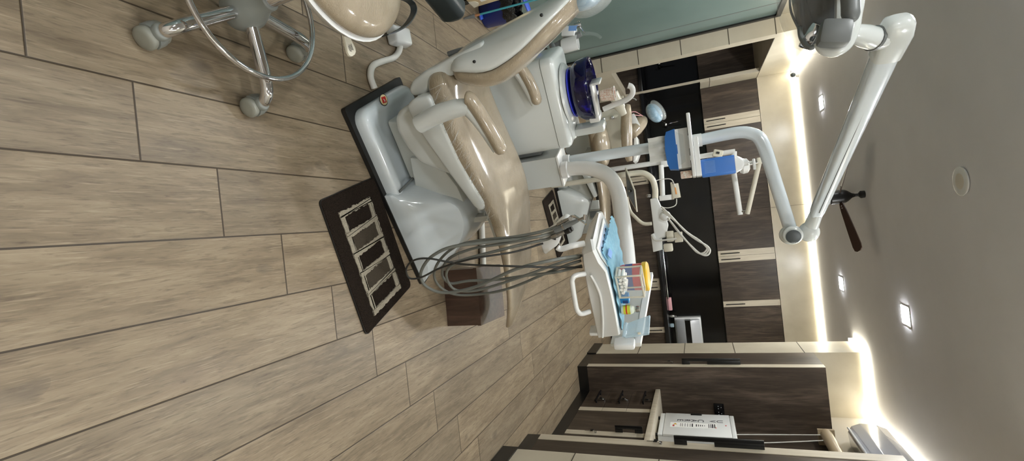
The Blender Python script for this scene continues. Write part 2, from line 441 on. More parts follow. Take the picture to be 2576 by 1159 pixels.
# ------------------------------------------------------------ LED strips (each run is one lamp)
def led(name, a, b, label):
    o = MB().span(a, b).build(name, 'led_strip'); return tag(o, label, 'light strip', 'LED strips along the cove')
LZ0, LZ1 = 2.552, 2.588
led('led_strip', (-1.60, 6.83, LZ0), (2.04, 6.862, LZ1), 'long glowing LED strip above the back cupboards')
led('led_strip', (-1.632, 4.4, LZ0), (-1.60, 6.83, LZ1), 'glowing LED strip above the opening on the left, behind the lamp head')
led('led_strip', (1.408, 5.165, LZ0), (1.44, 5.55, LZ1), 'short glowing LED strip above the cream pier, ending beside the tall cabinet')
led('led_strip', (1.408, 5.133, LZ0), (2.018, 5.165, LZ1), 'glowing LED strip above the dark end panel of the tall cabinet')
led('led_strip', (2.018, -1.5, LZ0), (2.05, 5.133, LZ1), 'LED strip running over the air conditioner towards the right edge')
# ------------------------------------------------------------ recessed square downlights
def downlight(x, y, label):
    t = thing('ceiling_light', label, 'ceiling light', (x, y, ZC), 0, 'square recessed downlights')
    s = .062
    m = MB()
    m.prism([(x-s-.008, y-s-.008, ZC-.0), (x+s+.008, y-s-.008, ZC), (x+s+.008, y+s+.008, ZC), (x-s-.008, y+s+.008, ZC)], (0, 0, -.004))
    m.build('trim_ring', 'white_plastic', t)
    MB().span((x-s, y-s, ZC-.0065), (x+s, y+s, ZC-.0042)).build('diffuser', 'downlight', t)
for x, y, lb in ((-.985, 5.80, 'square ceiling downlight over the opening left of the fan, near the camera dome'),
                 (.90, 5.78, 'square ceiling downlight in front of the back cupboards, right of the fan'),
                 (.90, 4.165, 'square ceiling downlight over the right side, nearest the tall cabinets'),
                 (-1.02, 4.18, 'square ceiling downlight half hidden by the lamp arm'),
                 (-.95, 2.5, 'square ceiling downlight above the dental chair, out of the picture'),
                 (.90, 2.5, 'square ceiling downlight above the open floor, out of the picture'),
                 (-.95, .85, 'square ceiling downlight above the stool, out of the picture'),
                 (.90, .85, 'square ceiling downlight near the doorway, out of the picture'),
                 (-.95, -.8, 'square ceiling downlight behind the camera on the left, out of the picture'),
                 (.90, -.8, 'square ceiling downlight behind the camera on the right, out of the picture')):
    downlight(x, y, lb)
# round ceiling speaker
p = fl(2422, 455, ZC)
t = thing('ceiling_speaker', 'round white cover plate on the ceiling towards the camera', 'ceiling plate', (p.x, p.y, ZC))
MB().lathe([(.062, 0), (.075, -.004), (.078, -.012), (.070, -.014)], (p.x, p.y, ZC), seg=40).build('rim', 'white_plastic', t)
MB().lathe([(.001, -.010), (.07, -.010), (.07, -.013), (.03, -.0145), (.001, -.015)], (p.x, p.y, ZC), seg=40).build('cover', 'wall_paint', t)
# security camera
p = fl(2016, 183, ZC); p = V3((-1.54, 6.72, ZC-.001))
t = thing('security_camera', 'small white security camera in the back left ceiling corner', 'security camera', p)
MB().lathe([(.04, 0), (.042, -.02), (.03, -.03)], p, seg=24).build('base', 'white_plastic', t)
MB().lathe([(.028, -.05), (.032, -.03), (.032, .05), (.026, .06)], p+V3((0, 0, -.055)), (.25, -.95, -.15), 20).build('housing', 'white_plastic', t)
d = V3((.25, -.95, -.15)).normalized()
MB().lathe([(.02, 0), (.026, .006), (.012, .012), (.001, .012)], p+V3((0, 0, -.055))+d*.058, d, 20).build('lens', 'slate_plastic', t)
# ceiling fan
p = fl(2175, 488, ZC); p.y = 4.774
t = thing('ceiling_fan', 'black ceiling fan with thin dark brown blades', 'ceiling fan', (p.x, p.y, ZC))
MB().rod((p.x, p.y, 2.46), (p.x, p.y, ZC-.02), .013).lathe([(.03, ZC), (.032, ZC-.03), (.015, ZC-.045)], (p.x, p.y, 0)).build('down_rod', 'fan_black', t)
MB().lathe([(.001, 2.345), (.052, 2.345), (.06, 2.355), (.06, 2.435), (.056, 2.46), (.045, 2.48), (.02, 2.51), (.014, 2.53), (.001, 2.53)], (p.x, p.y, 0), seg=32).build('motor', 'fan_black', t)
MB().lathe([(.001, 2.336), (.05, 2.338), (.058, 2.345), (.001, 2.346)], (p.x, p.y, 0), seg=32).build('bottom_cap', 'silver', t)
zb = 2.415
for k, a in enumerate((-22, 98, 218)):
    a = R(a); d = V3((math.cos(a), math.sin(a), 0)); e = V3((-d.y, d.x, 0)); o = V3((p.x, p.y, zb))
    m = MB(); rings = []
    for q, wd in ((.05, .018), (.09, .03), (.13, .036), (.3, .048), (.44, .056), (.475, .048), (.49, .02)):
        c0 = o+d*q+V3((0, 0, .115*q)); tl = V3((0, 0, -.26*wd))
        rings.append([c0-e*wd-tl-V3((0, 0, .003)), c0+e*wd+tl-V3((0, 0, .003)), c0+e*wd+tl+V3((0, 0, .003)), c0-e*wd-tl+V3((0, 0, .003))])
    b = m.loft(rings).build('blade', 'fan_brown', t)
    mm = MB().mat('steel')
    for q in (.085, .105): mm.ball(o+d*q+V3((0, 0, .115*q-.004)), .005, seg=8, rings=6)
    mm.build('screw', None, b)
# ------------------------------------------------------------ back cupboards
YF = 6.85
def Xa(y, x=1800, Y=YF): return aty(x, y, Y).x
def bar_handle(parent, a, b, off, r=.006):
    a = V3(a); b = V3(b); off = V3(off); d = (b-a)
    m = MB().tube([a+off, b+off], r, 8).rod(a+d*.12, a+d*.12+off, r*.8).rod(a+d*.88, a+d*.88+off, r*.8)
    return m.build('handle', 'black_steel', parent)
def upper(x0, x1, strip, label, z0=1.492, z1=2.160, Y=YF, group='dark wall cupboards over the counter', back=7.15):
    t = thing('wall_cabinet', label, 'cabinet', ((x0+x1)/2, (Y+back)/2, z0), 0, group)
    MB().span((x0+.001, Y+.02, z0), (x1-.001, back, z1)).build('carcass', 'dark_laminate', t)
    a, b = x0+.0015, x1-.0015
    d = MB().span((a, Y, z0), (b, Y+.019, z1)).build('door', 'dark_laminate', t)
    if strip:
        w = .075
        q = (b-w, b) if strip > 0 else (a, a+w)
        s = MB().span((q[0], Y-.004, z0), (q[1], Y-.0002, z1)).build('edge_strip', 'cream_laminate', d); s['label'] = 'cream edge strip'
        xm = sum(q)/2
        bar_handle(d, (xm, Y-.004, z0+.03), (xm, Y-.004, z0+.26), (0, -.025, 0))
    return t
xs = [-1.618, Xa(313.6, 1775), 0, Xa(535, 1798), Xa(646, 1810), Xa(757.7, 1822)]
xs[2] = (xs[1]+xs[3])/2; xs.append(xs[5]+(xs[5]-xs[4])-.02)
UL = [(1, 'dark wall cupboard at the left end of the row, cream strip on its right edge'),
      (-1, 'dark wall cupboard behind the bent lamp post, cream strip on its left edge'),
      (0, 'dark plain wall cupboard behind the blue sanitizer bottle and folded lamp arms'),
      (1, 'dark wall cupboard left of the double cream strip under the lamp elbow'),
      (-1, 'dark wall cupboard right of the double cream strip under the lamp elbow'),
      (-1, 'dark wall cupboard above the silver wall box, cream strip on its left edge')]
for k, (st, lb) in enumerate(UL): upper(xs[k], xs[k+1], st, lb)
tag(MB().span((xs[6]+.002, 6.88, 1.492), (2.049, 7.15, 2.16)).build('cabinet_filler', 'dark_laminate'), 'dark filler panel closing the wall cupboards at the pier', 'panel')
# the same cupboards beyond the post on the left
lx = [-2.9, -2.28, -1.668]
upper(lx[0]+.003, lx[1], 0, 'dark wall cupboard hidden beyond the left pier')
upper(lx[1], lx[2], 0, 'dark wall cupboard between the left pier and the thin cream post')
# black glass splashback
tag(MB().span((-1.636, 7.135, .786), (2.049, 7.149, 1.49)).build('splashback', 'black_glass'), 'glossy black glass splashback behind the counter', 'splashback')
tag(MB().span((-2.899, 7.135, .786), (-1.666, 7.149, 1.49)).build('splashback', 'black_glass'), 'black glass splashback between the left pier and the cream post', 'splashback')
# base cupboards
ZB = .735; YB = 6.58
def base(x0, x1, strip, label):
    t = thing('base_cabinet', label, 'cabinet', ((x0+x1)/2, (YB+7.15)/2, .1), 0, 'dark base cupboards under the counter')
    MB().span((x0+.001, YB+.02, .1), (x1-.001, 7.148, ZB)).build('carcass', 'dark_laminate', t)
    a, b = x0+.0015, x1-.0015
    d = MB().span((a, YB, .1), (b, YB+.019, ZB)).build('door', 'dark_laminate', t)
    if strip:
        w = .075; q = (b-w, b) if strip > 0 else (a, a+w)
        s = MB().span((q[0], YB-.004, .1), (q[1], YB-.0002, ZB)).build('edge_strip', 'cream_laminate', d); s['label'] = 'cream edge strip'
        xm = sum(q)/2
        bar_handle(d, (xm, YB-.004, ZB-.26), (xm, YB-.004, ZB-.03), (0, -.025, 0))
    return t
bx = [-1.636, aty(1610, 335, YB).x, aty(1625, 448, YB).x-.0, aty(1640, 585, YB).x, aty(1645, 715, YB).x, aty(1655, 822, YB).x, 2.049]
bx[1] = aty(1612, 296, YB).x
BL = [(0, 'dark base cupboard behind the cup filler at the left end'), (1, 'dark base cupboard under the counter behind the second chair, cream strip on its right edge'),
      (-1, 'dark base cupboard behind the small mirror panel, cream strip on its left edge'), (1, 'dark base cupboard left of the red box on the instrument tray'),
      (-1, 'dark base cupboard behind the yellow vial on the instrument tray'), (-1, 'dark base cupboard at the right end behind the clear plastic box')]
for k, (st, lb) in enumerate(BL): base(bx[k], bx[k+1], st, lb)
base(-2.898, -2.29, 0, 'dark base cupboard hidden beyond the left pier')
base(-2.29, -1.667, 0, 'dark base cupboard between the low cream wall and the post')
def worktop(x0, x1, lb): return tag(MB().span((x0, 6.55, ZB), (x1, 7.149, .785), .004).build('worktop', 'black_granite'), lb, 'worktop')
worktop(-1.636, 2.05, 'long black granite worktop in front of the black splashback')
worktop(-2.9, -1.667, 'black granite worktop between the left pier and the cream post')
# taps
def tap(x, label, lever_x=.0):
    t = thing('wall_mounted_tap', label, 'tap', (x, 6.98, .785), 0, 'chrome wall taps over the sinks')
    MB().rod((x, 7.134, 1.0), (x, 7.06, 1.0), .018, seg=16).ball((x, 7.05, 1.0), .03, seg=14, rings=8).build('body', 'chrome', t)
    MB().tube([(x, 7.05, 1.0), (x, 7.02, 1.06), (x, 6.99, 1.16), (x, 6.97, 1.2)], [.013, .009, .007, .006], 8, 4).build('lever', 'chrome', t)
    MB().tube([(x, 7.05, .99), (x, 6.96, 1.0), (x-.03, 6.86, .96), (x-.03, 6.85, .93)], .009, 8, 5).build('spout', 'chrome', t)
    return t
tap(aty(1652, 162, 7.06).x, 'chrome lever tap on the black wall beside the left pier')
tap(aty(1668, 314, 7.06).x, 'chrome lever tap on the black wall behind the tissue dispenser')
# things along the counter
t = thing('counter_rail', 'thin chrome rail lying along the worktop under the red box', 'rail', (.7, 7.0, .79))
a = aty(1664, 628, 6.9); b = aty(1677, 752, 6.9)
MB().rod((a.x, 6.9, .797), (b.x, 6.9, .797), .008).build('rail_tube', 'chrome', t)
a = aty(1681, 748, 6.95); b = aty(1683, 780, 6.95)
tag(MB().box(((a.x+b.x)/2, 6.95, .81), (b.x-a.x, .06, .05), None, .008).build('soap_pack', 'pink'), 'pink pack lying on the black worktop by the splashback', 'pack')
p = aty(1686, 795, 6.95)
t = thing('pen_holder', 'small glossy jars on the worktop left of the silver box', 'jar', (p.x, 6.95, .785))
MB().lathe([(.02, 0), (.024, .03), (.02, .06), (.012, .07)], (p.x, 6.95, .786), seg=16).build('jar', 'steel', t)
MB().ball((p.x, 6.95, .868), .012, seg=10, rings=6).build('lid', 'chrome', t)
p = aty(1688, 818, 6.9)
tag(MB().box((p.x, 6.9, .812), (.05, .05, .05), None, .01).build('sponge', 'clear_blue'), 'pale blue block on the worktop left of the silver box', 'sponge')
# silver box on the splashback
xl = aty(1730, 801, 6.95).x; xr = 1.98; zl, zh = aty(1697, 850, 6.95).z+.02, aty(1768, 850, 6.95).z
t = thing('wall_dispenser', 'silver wall box with a black band at the right end of the counter', 'dispenser', ((xl+xr)/2, 7.0, .8))
zm = (zl+zh)/2
MB().span((xl, 7.02, zl), (xr, 7.134, zh), .006).build('housing', 'white_plastic', t)
m = MB()
m.hexa([(xl+.02, 6.90, zm-.035), (xr-.06, 6.90, zm-.035), (xr-.06, 7.02, zm-.035), (xl+.02, 7.02, zm-.035), (xl+.02, 6.90, zm+.035), (xr-.06, 6.90, zm+.035), (xr-.06, 7.02, zm+.035), (xl+.02, 7.02, zm+.035)])
m.build('black_band', 'black_glass', t)
for nm, s in (('upper_face', 1), ('lower_face', -1)):
    q0, q1 = zm+s*.036, zm+s*((zh-zl)/2-.02)
    MB().hexa([(xl+.02, 6.895, q0), (xr-.06, 6.895, q0), (xr-.04, 6.97, q1), (xl+.02, 6.97, q1), (xl+.02, 7.02, q0), (xr-.06, 7.02, q0), (xr-.04, 7.02, q1), (xl+.02, 7.02, q1)], .004).build(nm, 'silver', t)
q = V3((xr-.05, 6.88, zm-.02))
MB().rod(q, q+V3((0, .06, 0)), .014).tube([q, q+V3((0, -.03, .0)), q+V3((.0, -.04, -.05))], .008, 8, 3).rod(q+V3((-.01, 0, .01)), q+V3((-.06, -.02, .07)), .006).rod(q, q+V3((.02, -.01, -.08)), .007).build('spigot', 'chrome', t)
# ------------------------------------------------------------ right-hand joinery
def key_set(parent, p, d, up):
    # a lock with hanging keys; d points out of the door
    p = V3(p); d = V3(d)
    m = MB().rod(p, p+d*.012, .009, seg=12).mat('steel')
    m.box(p+d*.02, (.006, .006, .006))
    k = MB().mat('steel').tube([p+d*.014+V3((0, .012*math.cos(a), -.012+.012*math.sin(a))) for a in [2*PI*i/10 for i in range(10)]], .0014, 6, 1, True)
    k.box(p+d*.014+V3((0, 0, -.035)), (.002, .018, .022)).box(p+d*.014+V3((0, .002, -.065)), (.002, .006, .045)).mat('black_plastic').box(p+d*.018+V3((0, .014, -.03)), (.003, .02, .026), None, .003)
    lk = MB().rod(p, p+d*.014, .009, seg=12).build('lock', 'steel', parent); k.build('keys', None, lk)
# tall cabinet A beside the pier
t = thing('tall_cabinet', 'tall dark cabinet with a cream edge strip standing beside the cream pier', 'cabinet', (1.75, 4.92, 0), 0, 'tall dark cabinets along the right wall')
MB().span((1.462, 4.712, .1), (2.048, 5.148, 2.17)).build('carcass', 'dark_laminate', t)
MB().span((1.462, 4.69, .1), (2.048, 4.711, 2.17)).build('end_panel', 'dark_laminate', t)
d = MB().span((1.44, 4.69, .1), (1.461, 5.148, 2.17)).build('door', 'dark_laminate', t)
s = MB().span((1.436, 4.686, .1), (1.4398, 4.765, 2.17)).build('edge_strip', 'cream_laminate', d); s['label'] = 'cream edge strip'
a = atx(1716, 913, 1.436); b = atx(1862, 912, 1.436)
def plate_handle(parent, X, Y, z0, z1, h0, h1):
    dz = z1-z0
    m = MB().span((X-.056, Y, z0), (X-.028, Y+.011, z1), .002).span((X-.030, Y, z0), (X-.0003, Y+.011, z0+dz*h0), .001).span((X-.030, Y, z0+dz*h1), (X-.0003, Y+.011, z1), .001)
    return m.build('handle', 'black_plastic', parent)
plate_handle(d, 1.436, 4.752, a.z, b.z, .14, .44)
q = atx(1692, 909, 1.436); key_set(d, (1.4358, 4.80, q.z), (-1, 0, 0), 0)
# drawer pedestal in the recess
XP = 1.69
def front(parent, name, y0, y1, z0, z1, handle=True, strip='lo'):
    f = MB().span((XP, y0+.0015, z0+.0015), (XP+.019, y1-.0015, z1-.0015)).build(name, 'dark_laminate', parent)
    s = MB().span((XP-.004, y0+.0015, z0+.0015), (XP-.0002, y0+.075, z1-.0015)).build('edge_strip', 'cream_laminate', f); s['label'] = 'cream edge strip'
    return f
t = thing('drawer_pedestal', 'dark three-drawer unit under the desk, against the tall cabinet panel', 'drawer unit', (1.87, 4.42, .1))
MB().span((XP+.02, 4.19, .1), (2.048, 4.688, .745)).build('carcass', 'dark_laminate', t)
zz = [.1, .315, .53, .745]
for k in range(3):
    f = front(t, 'drawer', 4.19, 4.688, zz[k], zz[k+1])
    zc = zz[k+1]-.05
    bar_handle(f, (XP-.001, 4.35, zz[k]+.13), (XP-.001, 4.62, zz[k]+.13), (-.03, 0, 0), .009)
    key_set(f, (XP-.001, 4.45, zz[k]+.19), (-1, 0, 0), 0)
t = thing('under_desk_cabinet', 'dark cabinet with one door under the white box on the desk', 'cabinet', (1.87, 3.82, .1))
MB().span((XP+.02, 3.165, .1), (2.048, 4.188, .745)).build('carcass', 'dark_laminate', t)
f = front(t, 'door', 3.70, 4.188, .1, .745)
q = atx(1500, 1084, XP-.004); key_set(f, (XP-.0042, 3.74, q.z), (-1, 0, 0), 0)
za_, zb_ = atx(1548, 1088, XP).z, atx(1618, 1088, XP).z
plate_handle(f, XP-.004, 3.768, za_, zb_, .28, .72)
f = front(t, 'door', 3.168, 3.70, .1, .745)
tag(MB().span((1.655, 3.162, .747), (2.048, 4.688, .79), .003).build('desk_top', 'cream_laminate'), 'pale desk top over the drawers in the recess', 'desk top')
struct(MB().span((2.03, 3.162, .79), (2.05, 4.688, 2.17)).build('wall_right_lining', 'dark_laminate'))
# tall cabinet B (near)
t = thing('tall_cabinet', 'tall dark cabinet nearest the right edge, in front of the desk recess', 'cabinet', (1.75, 2.94, 0), 0, 'tall dark cabinets along the right wall')
MB().span((1.482, 2.72, .1), (2.048, 3.158, 2.2)).build('carcass', 'dark_laminate', t)
d = MB().span((1.46, 2.72, .1), (1.481, 3.158, 2.2)).build('door', 'dark_laminate', t)
s = MB().span((1.456, 3.085, .1), (1.4598, 3.162, 2.2)).build('edge_strip', 'cream_laminate', d); s['label'] = 'cream edge strip'
a = atx(1698, 1102, 1.456); b = atx(1918, 1110, 1.456)
plate_handle(d, 1.456, 3.125, a.z, b.z, .15, .46)
q = atx(1665, 1101, 1.456); key_set(d, (1.4556, 3.12, q.z), (-1, 0, 0), 0)
# socket plate on the end panel
a, b = aty(1795, 1015, 4.69), aty(1824, 1050, 4.69)
t = thing('socket_plate', 'black socket plate on the dark end panel above the desk', 'socket', ((a.x+b.x)/2, 4.685, a.z))
MB().span((a.x-.005, 4.680, a.z), (b.x+.02, 4.6895, b.z), .003).build('plate', 'black_glass', t)
m = MB(); zc = (a.z+b.z)/2
for k in (0, 1):
    x = a.x+.03+k*.055
    m = MB()
    for dx, dz in ((0, .018), (-.011, -.006), (.011, -.006)): m.rod((x+dx, 4.6805, zc+dz), (x+dx, 4.6785, zc+dz), .0032, seg=8)
    m.build('socket_holes', 'silver', t)
# steriliser box standing on the desk, lettering reads downwards
X0b, X1b, Y0b, Y1b, Z0b, Z1b = 1.75, 1.985, 3.93, 4.36, .81, 1.40
t = thing('steriliser_box', 'white upright steriliser box with printed label standing on the desk', 'steriliser', ((X0b+X1b)/2, (Y0b+Y1b)/2, .79))
m = MB()
for yy in (Y0b+.05, Y1b-.05):
    for xx in (X0b+.03, X1b-.03): MB().rod((xx, yy, .7905), (xx, yy, .812), .014).build('foot', 'black_rubber', t)
MB().span((X0b+.022, Y0b, Z0b), (X1b, Y1b, Z1b), .006).build('cabinet_body', 'white_plastic', t)
d = MB().span((X0b, Y0b, Z0b+.04), (X0b+.0205, Y1b, Z1b-.035), .004).build('door', 'white_plastic', t)
MB().span((X0b+.004, Y0b, Z0b), (X0b+.0205, Y1b, Z0b+.038), .004).build('lower_panel', 'white_plastic', t)
MB().span((X0b+.004, Y0b, Z1b-.033), (X0b+.0205, Y1b, Z1b), .004).build('upper_panel', 'white_plastic', t)
MB().span((X0b-.006, Y1b-.035, 1.06), (X0b-.0003, Y1b-.002, 1.15), .002).build('handle', 'black_plastic', d)
fx = X0b-.0005
for ch, px_ in (('U', 1810), ('V', 1792), ('C', 1762), ('A', 1745), ('R', 1728), ('E', 1710)):
    text('letter', ch, .07, (fx, 4.215, atx(px_, 1063.5, X0b).z), (0, -1, 0), (0, 0, 1), 'ink', d)
lb = MB().span((fx-.001, 4.07, .90), (fx+.0005, 4.165, 1.26)).build('printed_label', 'paper_white', d)
m = MB().mat('ink')
rows = [(1.25, .008), (1.235, .010), (1.22, .006), (1.205, .006), (1.17, .004), (1.155, .006), (1.14, .006), (1.125, .006), (1.11, .008), (1.08, .010), (1.06, .004), (1.04, .004), (1.02, .004), (1.0, .004), (.985, .004)]
for k, (z, h) in enumerate(rows):
    w = .075 if k < 4 else (.02+.006*(k-4) if k < 9 else .06)
    m.span((fx-.0016, 4.118-w/2, z-h), (fx-.0008, 4.118+w/2, z))
m.mat('logo_red').span((fx-.0016, 4.085, .92), (fx-.0008, 4.112, .935)).span((fx-.0016, 4.075, 1.252), (fx-.0008, 4.10, 1.257))
m.mat('yellow_plastic').prism([(fx-.0016, 4.12, .955), (fx-.0016, 4.15, .94), (fx-.0016, 4.12, .925)], (.0008, 0, 0))
m.build('label_print', None, lb)
MB().rod((fx, 4.14, 1.33), (fx-.002, 4.14, 1.33), .006).build('indicator', 'logo_red', d)
# blind over the recess, with two cords
yA, yB2 = 3.2, 4.60
t = thing('roller_blind', 'rolled brown blind with two white cords above the desk', 'blind', (1.93, 4.0, 2.08))
MB().rod((1.94, yA, 2.09), (1.94, 4.52, 2.09), .045, seg=24).span((1.90, 4.505, 2.03), (2.028, 4.53, 2.15)).build('roller', 'blind_rail', t)
g = []
for i in range(0, 61):
    y = yA+(4.1-yA)*i/60; dx = .012*math.sin(i*1.3)
    g.append([(2.005+dx, y, 1.35), (2.005+dx, y, 2.07)])
MB().sheet(g, .003).build('fabric', 'blind_fabric', t)
MB().tube([(1.94, 4.50, 2.06), (1.93, 4.44, 1.75), (1.90, 4.33, 1.403)], .004, 6, 5).build('cord', 'white_hose', t)
MB().tube([(1.94, 4.40, 2.06), (1.92, 4.28, 1.75), (1.88, 4.12, 1.403)], .004, 6, 5).build('cord', 'white_hose', t)
# air conditioner
t = thing('air_conditioner', 'glossy white air conditioner high on the right wall beyond the tall cabinet', 'air conditioner', (1.97, 4.1, 2.38))
y0, y1 = 3.7, 4.56
sec = [(2.048, 2.26), (1.93, 2.25), (1.88, 2.28), (1.855, 2.34), (1.86, 2.45), (1.89, 2.52), (1.93, 2.535), (2.048, 2.535)]
MB().prism([(x, y0, z) for x, z in sec], (0, y1-y0, 0), .006).build('housing', 'ac_white', t)
MB().box((1.896, (y0+y1)/2, 2.262), (.012, y1-y0-.06, .05), Matrix.Rotation(R(45), 3, 'Y'), .003).build('louver', 'silver', t)
# ------------------------------------------------------------ dental chair in the foreground
def soft(o, lv=2):
    m = o.modifiers.new('smooth', 'SUBSURF'); m.levels = lv; m.render_levels = lv; return o
chair = thing('dental_chair', 'tan cling-wrapped dental chair on a blue-grey base in the foreground', 'dental chair', L(.44, .245, 0), R(29.6))
def rrect(u0, u1, v0, v1, z, r, k=6):
    out = []
    for cx, cy, a0 in ((u1-r, v1-r, 0), (u0+r, v1-r, 90), (u0+r, v0+r, 180), (u1-r, v0+r, 270)):
        for i in range(k+1):
            a = R(a0+90*i/k); out.append(L(cx+r*math.cos(a), cy+r*math.sin(a), z))
    return out
MB().loft([rrect(0, .885, 0, .49, z, .012, 3) for z in (.002, .022)]).build('base_pad', 'black_rubber', chair)
m = MB().loft([rrect(.03, .46, .025, .465, .022, .06), rrect(.028, .46, .022, .468, .055, .06), rrect(.036, .46, .03, .46, .074, .058), rrect(.055, .46, .05, .44, .082, .05), rrect(.075, .46, .075, .415, .078, .04), rrect(.11, .46, .12, .37, .055, .03), rrect(.2, .46, .2, .3, .05, .02)])
m.build('base_cover', 'bluegrey_plastic', chair, 50)
# pump cover: raised end of the base
def ring(v, pts): return [L(u, v, z) for u, z in pts]
topA = [(.405, .022), (.42, .09), (.485, .21), (.535, .305), (.60, .322), (.66, .306), (.735, .25), (.807, .172), (.85, .10), (.872, .04), (.873, .022)]
topB = [(.405, .022), (.43, .10), (.50, .23), (.555, .31), (.62, .325), (.69, .315), (.76, .275), (.815, .20), (.855, .11), (.873, .04), (.874, .022)]
low = [(.40, .022), (.405, .06), (.45, .105), (.53, .122), (.59, .120), (.65, .114), (.72, .104), (.79, .092), (.845, .06), (.872, .03), (.873, .022)]
def lerp(a, b, t): return [(p[0]+(q[0]-p[0])*t, p[1]+(q[1]-p[1])*t) for p, q in zip(a, b)]
def fine(p, k=4): return [(q.x, q.z) for q in catmull([V3((u, 0, z)) for u, z in p], k)]
base0 = [(u, min(z, .05)) for u, z in low]
rings = [(.006, base0), (.012, lerp(base0, low, .7)), (.024, low), (.034, lerp(low, topA, .1)), (.07, lerp(low, topA, .55)), (.10, lerp(low, topA, .88)), (.125, lerp(low, topA, .97)), (.16, topA), (.24, lerp(topA, topB, .6)), (.33, topB), (.385, lerp(low, topB, .93)), (.43, lerp(low, topB, .6)), (.465, low), (.48, base0)]
MB().loft([ring(v, fine(p)) for v, p in rings]).build('pump_cover', 'bluegrey_plastic', chair, 28)
# seam and small door between slab and pump cover
MB().prism([L(.395, .03, .084), L(.405, .03, .084), L(.405, .45, .084), L(.395, .45, .084)], (0, 0, .006)).build('seam', 'dark_grey_plastic', chair)
# lift arm covers
poly = [(1030, 396), (1044, 470), (1092, 512), (1176, 530), (1150, 470), (1100, 405)]
q = [uvz(cu(x, y, .14)) for x, y in poly]
MB().prism([L(a.x, .14, a.z) for a in q], CV*.22, .008).build('lift_arm', 'grey_plastic', chair)
MB().prism([L(u, .165, z) for u, z in ((.12, .07), (.40, .07), (.47, .2), (.34, .34), (.16, .24))], CV*.16, .015).build('lift_linkage', 'panel_grey', chair)
# seat shell
upper_rail = [(.028, .40), (.026, .33), (.045, .292), (.115, .296), (.22, .326), (.349, .367), (.504, .421), (.532, .440), (.525, .468), (.49, .476), (.3, .43), (.1, .41)]
MB().prism([L(u, .0, z) for u, z in upper_rail], CV*.49, .014, 3).build('seat_shell', 'grey_plastic', chair, 45)
pan = [(.05, .30), (.06, .235), (.085, .19), (.14, .172), (.23, .188), (.30, .222), (.35, .30), (.40, .385), (.2, .33)]
MB().prism([L(u, .05, z) for u, z in pan], CV*.39, .03, 4).build('seat_pan', 'grey_plastic', chair, 45)
# cushion: seat and leg rest in one piece
ST = [(-.045, .16, .40, .462), (-.03, .20, .375, .482), (.0, .222, .362, .497), (.06, .232, .358, .494), (.15, .238, .36, .49), (.3, .24, .385, .505), (.42, .24, .41, .522), (.52, .238, .43, .535), (.63, .232, .442, .538), (.74, .224, .438, .520), (.85, .21, .425, .487), (.96, .22, .41, .462), (1.06, .214, .385, .435), (1.14, .204, .355, .408), (1.2, .188, .328, .382), (1.25, .16, .302, .355), (1.285, .12, .288, .33), (1.305, .07, .288, .312), (1.31, .03, .292, .304)]
def sect(u, hw, z0, z1, n=28, e=3.2, dish=0.0, vc=.245):
    out = []; zc = (z0+z1)/2; hz = (z1-z0)/2
    for k in range(n):
        a = 2*PI*k/n; c, s = math.cos(a), math.sin(a)
        x = math.copysign(abs(c)**(2/e), c)*hw; y = math.copysign(abs(s)**(2/e), s)*hz
        if s > 0: y -= dish*(1-(x/hw)**2)
        out.append(L(u, vc+x, zc+y))
    return out
m = MB().loft([sect(u, w, a, b, 32, 2.9, .018 if .02 < u < 1.1 else 0) for u, w, a, b in ST])
soft(m.build('seat_cushion', 'tan_vinyl', chair, 180), 1)
m = MB()
# cling-film edges gathered along the cushion side
for k in range(64):
    u = .0+.0088*k+rnd.uniform(-.006, .006); zt = .475+.06*max(0, u-.1); zb = .385+.12*max(0, u-.05)
    a = rnd.uniform(0, .5); b = rnd.uniform(.5, 1)
    za, zb2 = zt+(zb-zt)*a, zt+(zb-zt)*b; sl = rnd.uniform(.01, .05)
    m.tube([L(u, .0065, za), L(u+sl*.5, .0035, (za+zb2)/2), L(u+sl, .0065, zb2)], .0009, 4, 3)
m.build('film_creases', 'cling_film', chair)
# back rest: stations (z, shell back u, shell/cushion edge u, cushion front u, half width)
BK = [(.485, -.055, -.03, .005, .18), (.51, -.075, -.03, .02, .212), (.55, -.085, -.022, .036, .223), (.60, -.092, -.004, .05, .228), (.655, -.103, .002, .05, .23), (.70, -.112, -.012, .036, .23), (.75, -.122, -.028, .014, .228), (.80, -.132, -.053, -.016, .224), (.85, -.143, -.084, -.042, .215), (.90, -.155, -.113, -.072, .2), (.94, -.166, -.138, -.097, .18), (.975, -.178, -.160, -.118, .15), (.998, -.186, -.174, -.138, .11), (1.008, -.188, -.180, -.152, .06)]
def plan(z, ub, uf, hw, k=10, bulge=.0, e=2.6, vc=.245):
    # D outline from front edge uf round the back at ub
    out = []
    for i in range(k*2+1):
        a = PI*i/(k*2); c = math.cos(a); s = math.sin(a)
        out.append(L(uf+(ub-uf)*abs(s)**(2/e), vc-math.copysign(abs(c)**(2/e), c)*hw, z))
    return out
sh = [plan(z, b-.012, e+.012, w+.002) for z, b, e, f, w in BK]
soft(MB().loft(sh).build('backrest_shell', 'grey_plastic', chair, 60), 1)
cs = [plan(z, f+.022, e-.012, w-.003, 10, 0, 3.4) for z, b, e, f, w in BK]
soft(MB().loft(cs).build('backrest_cushion', 'tan_vinyl', chair, 180), 1)
m = MB()
for px, py in ((1362, 38), (1193, 155)):
    p = cu(px, py, .012); m.ball(p, .006, seg=8, rings=6)
m.build('shell_screws', 'black_plastic', chair)
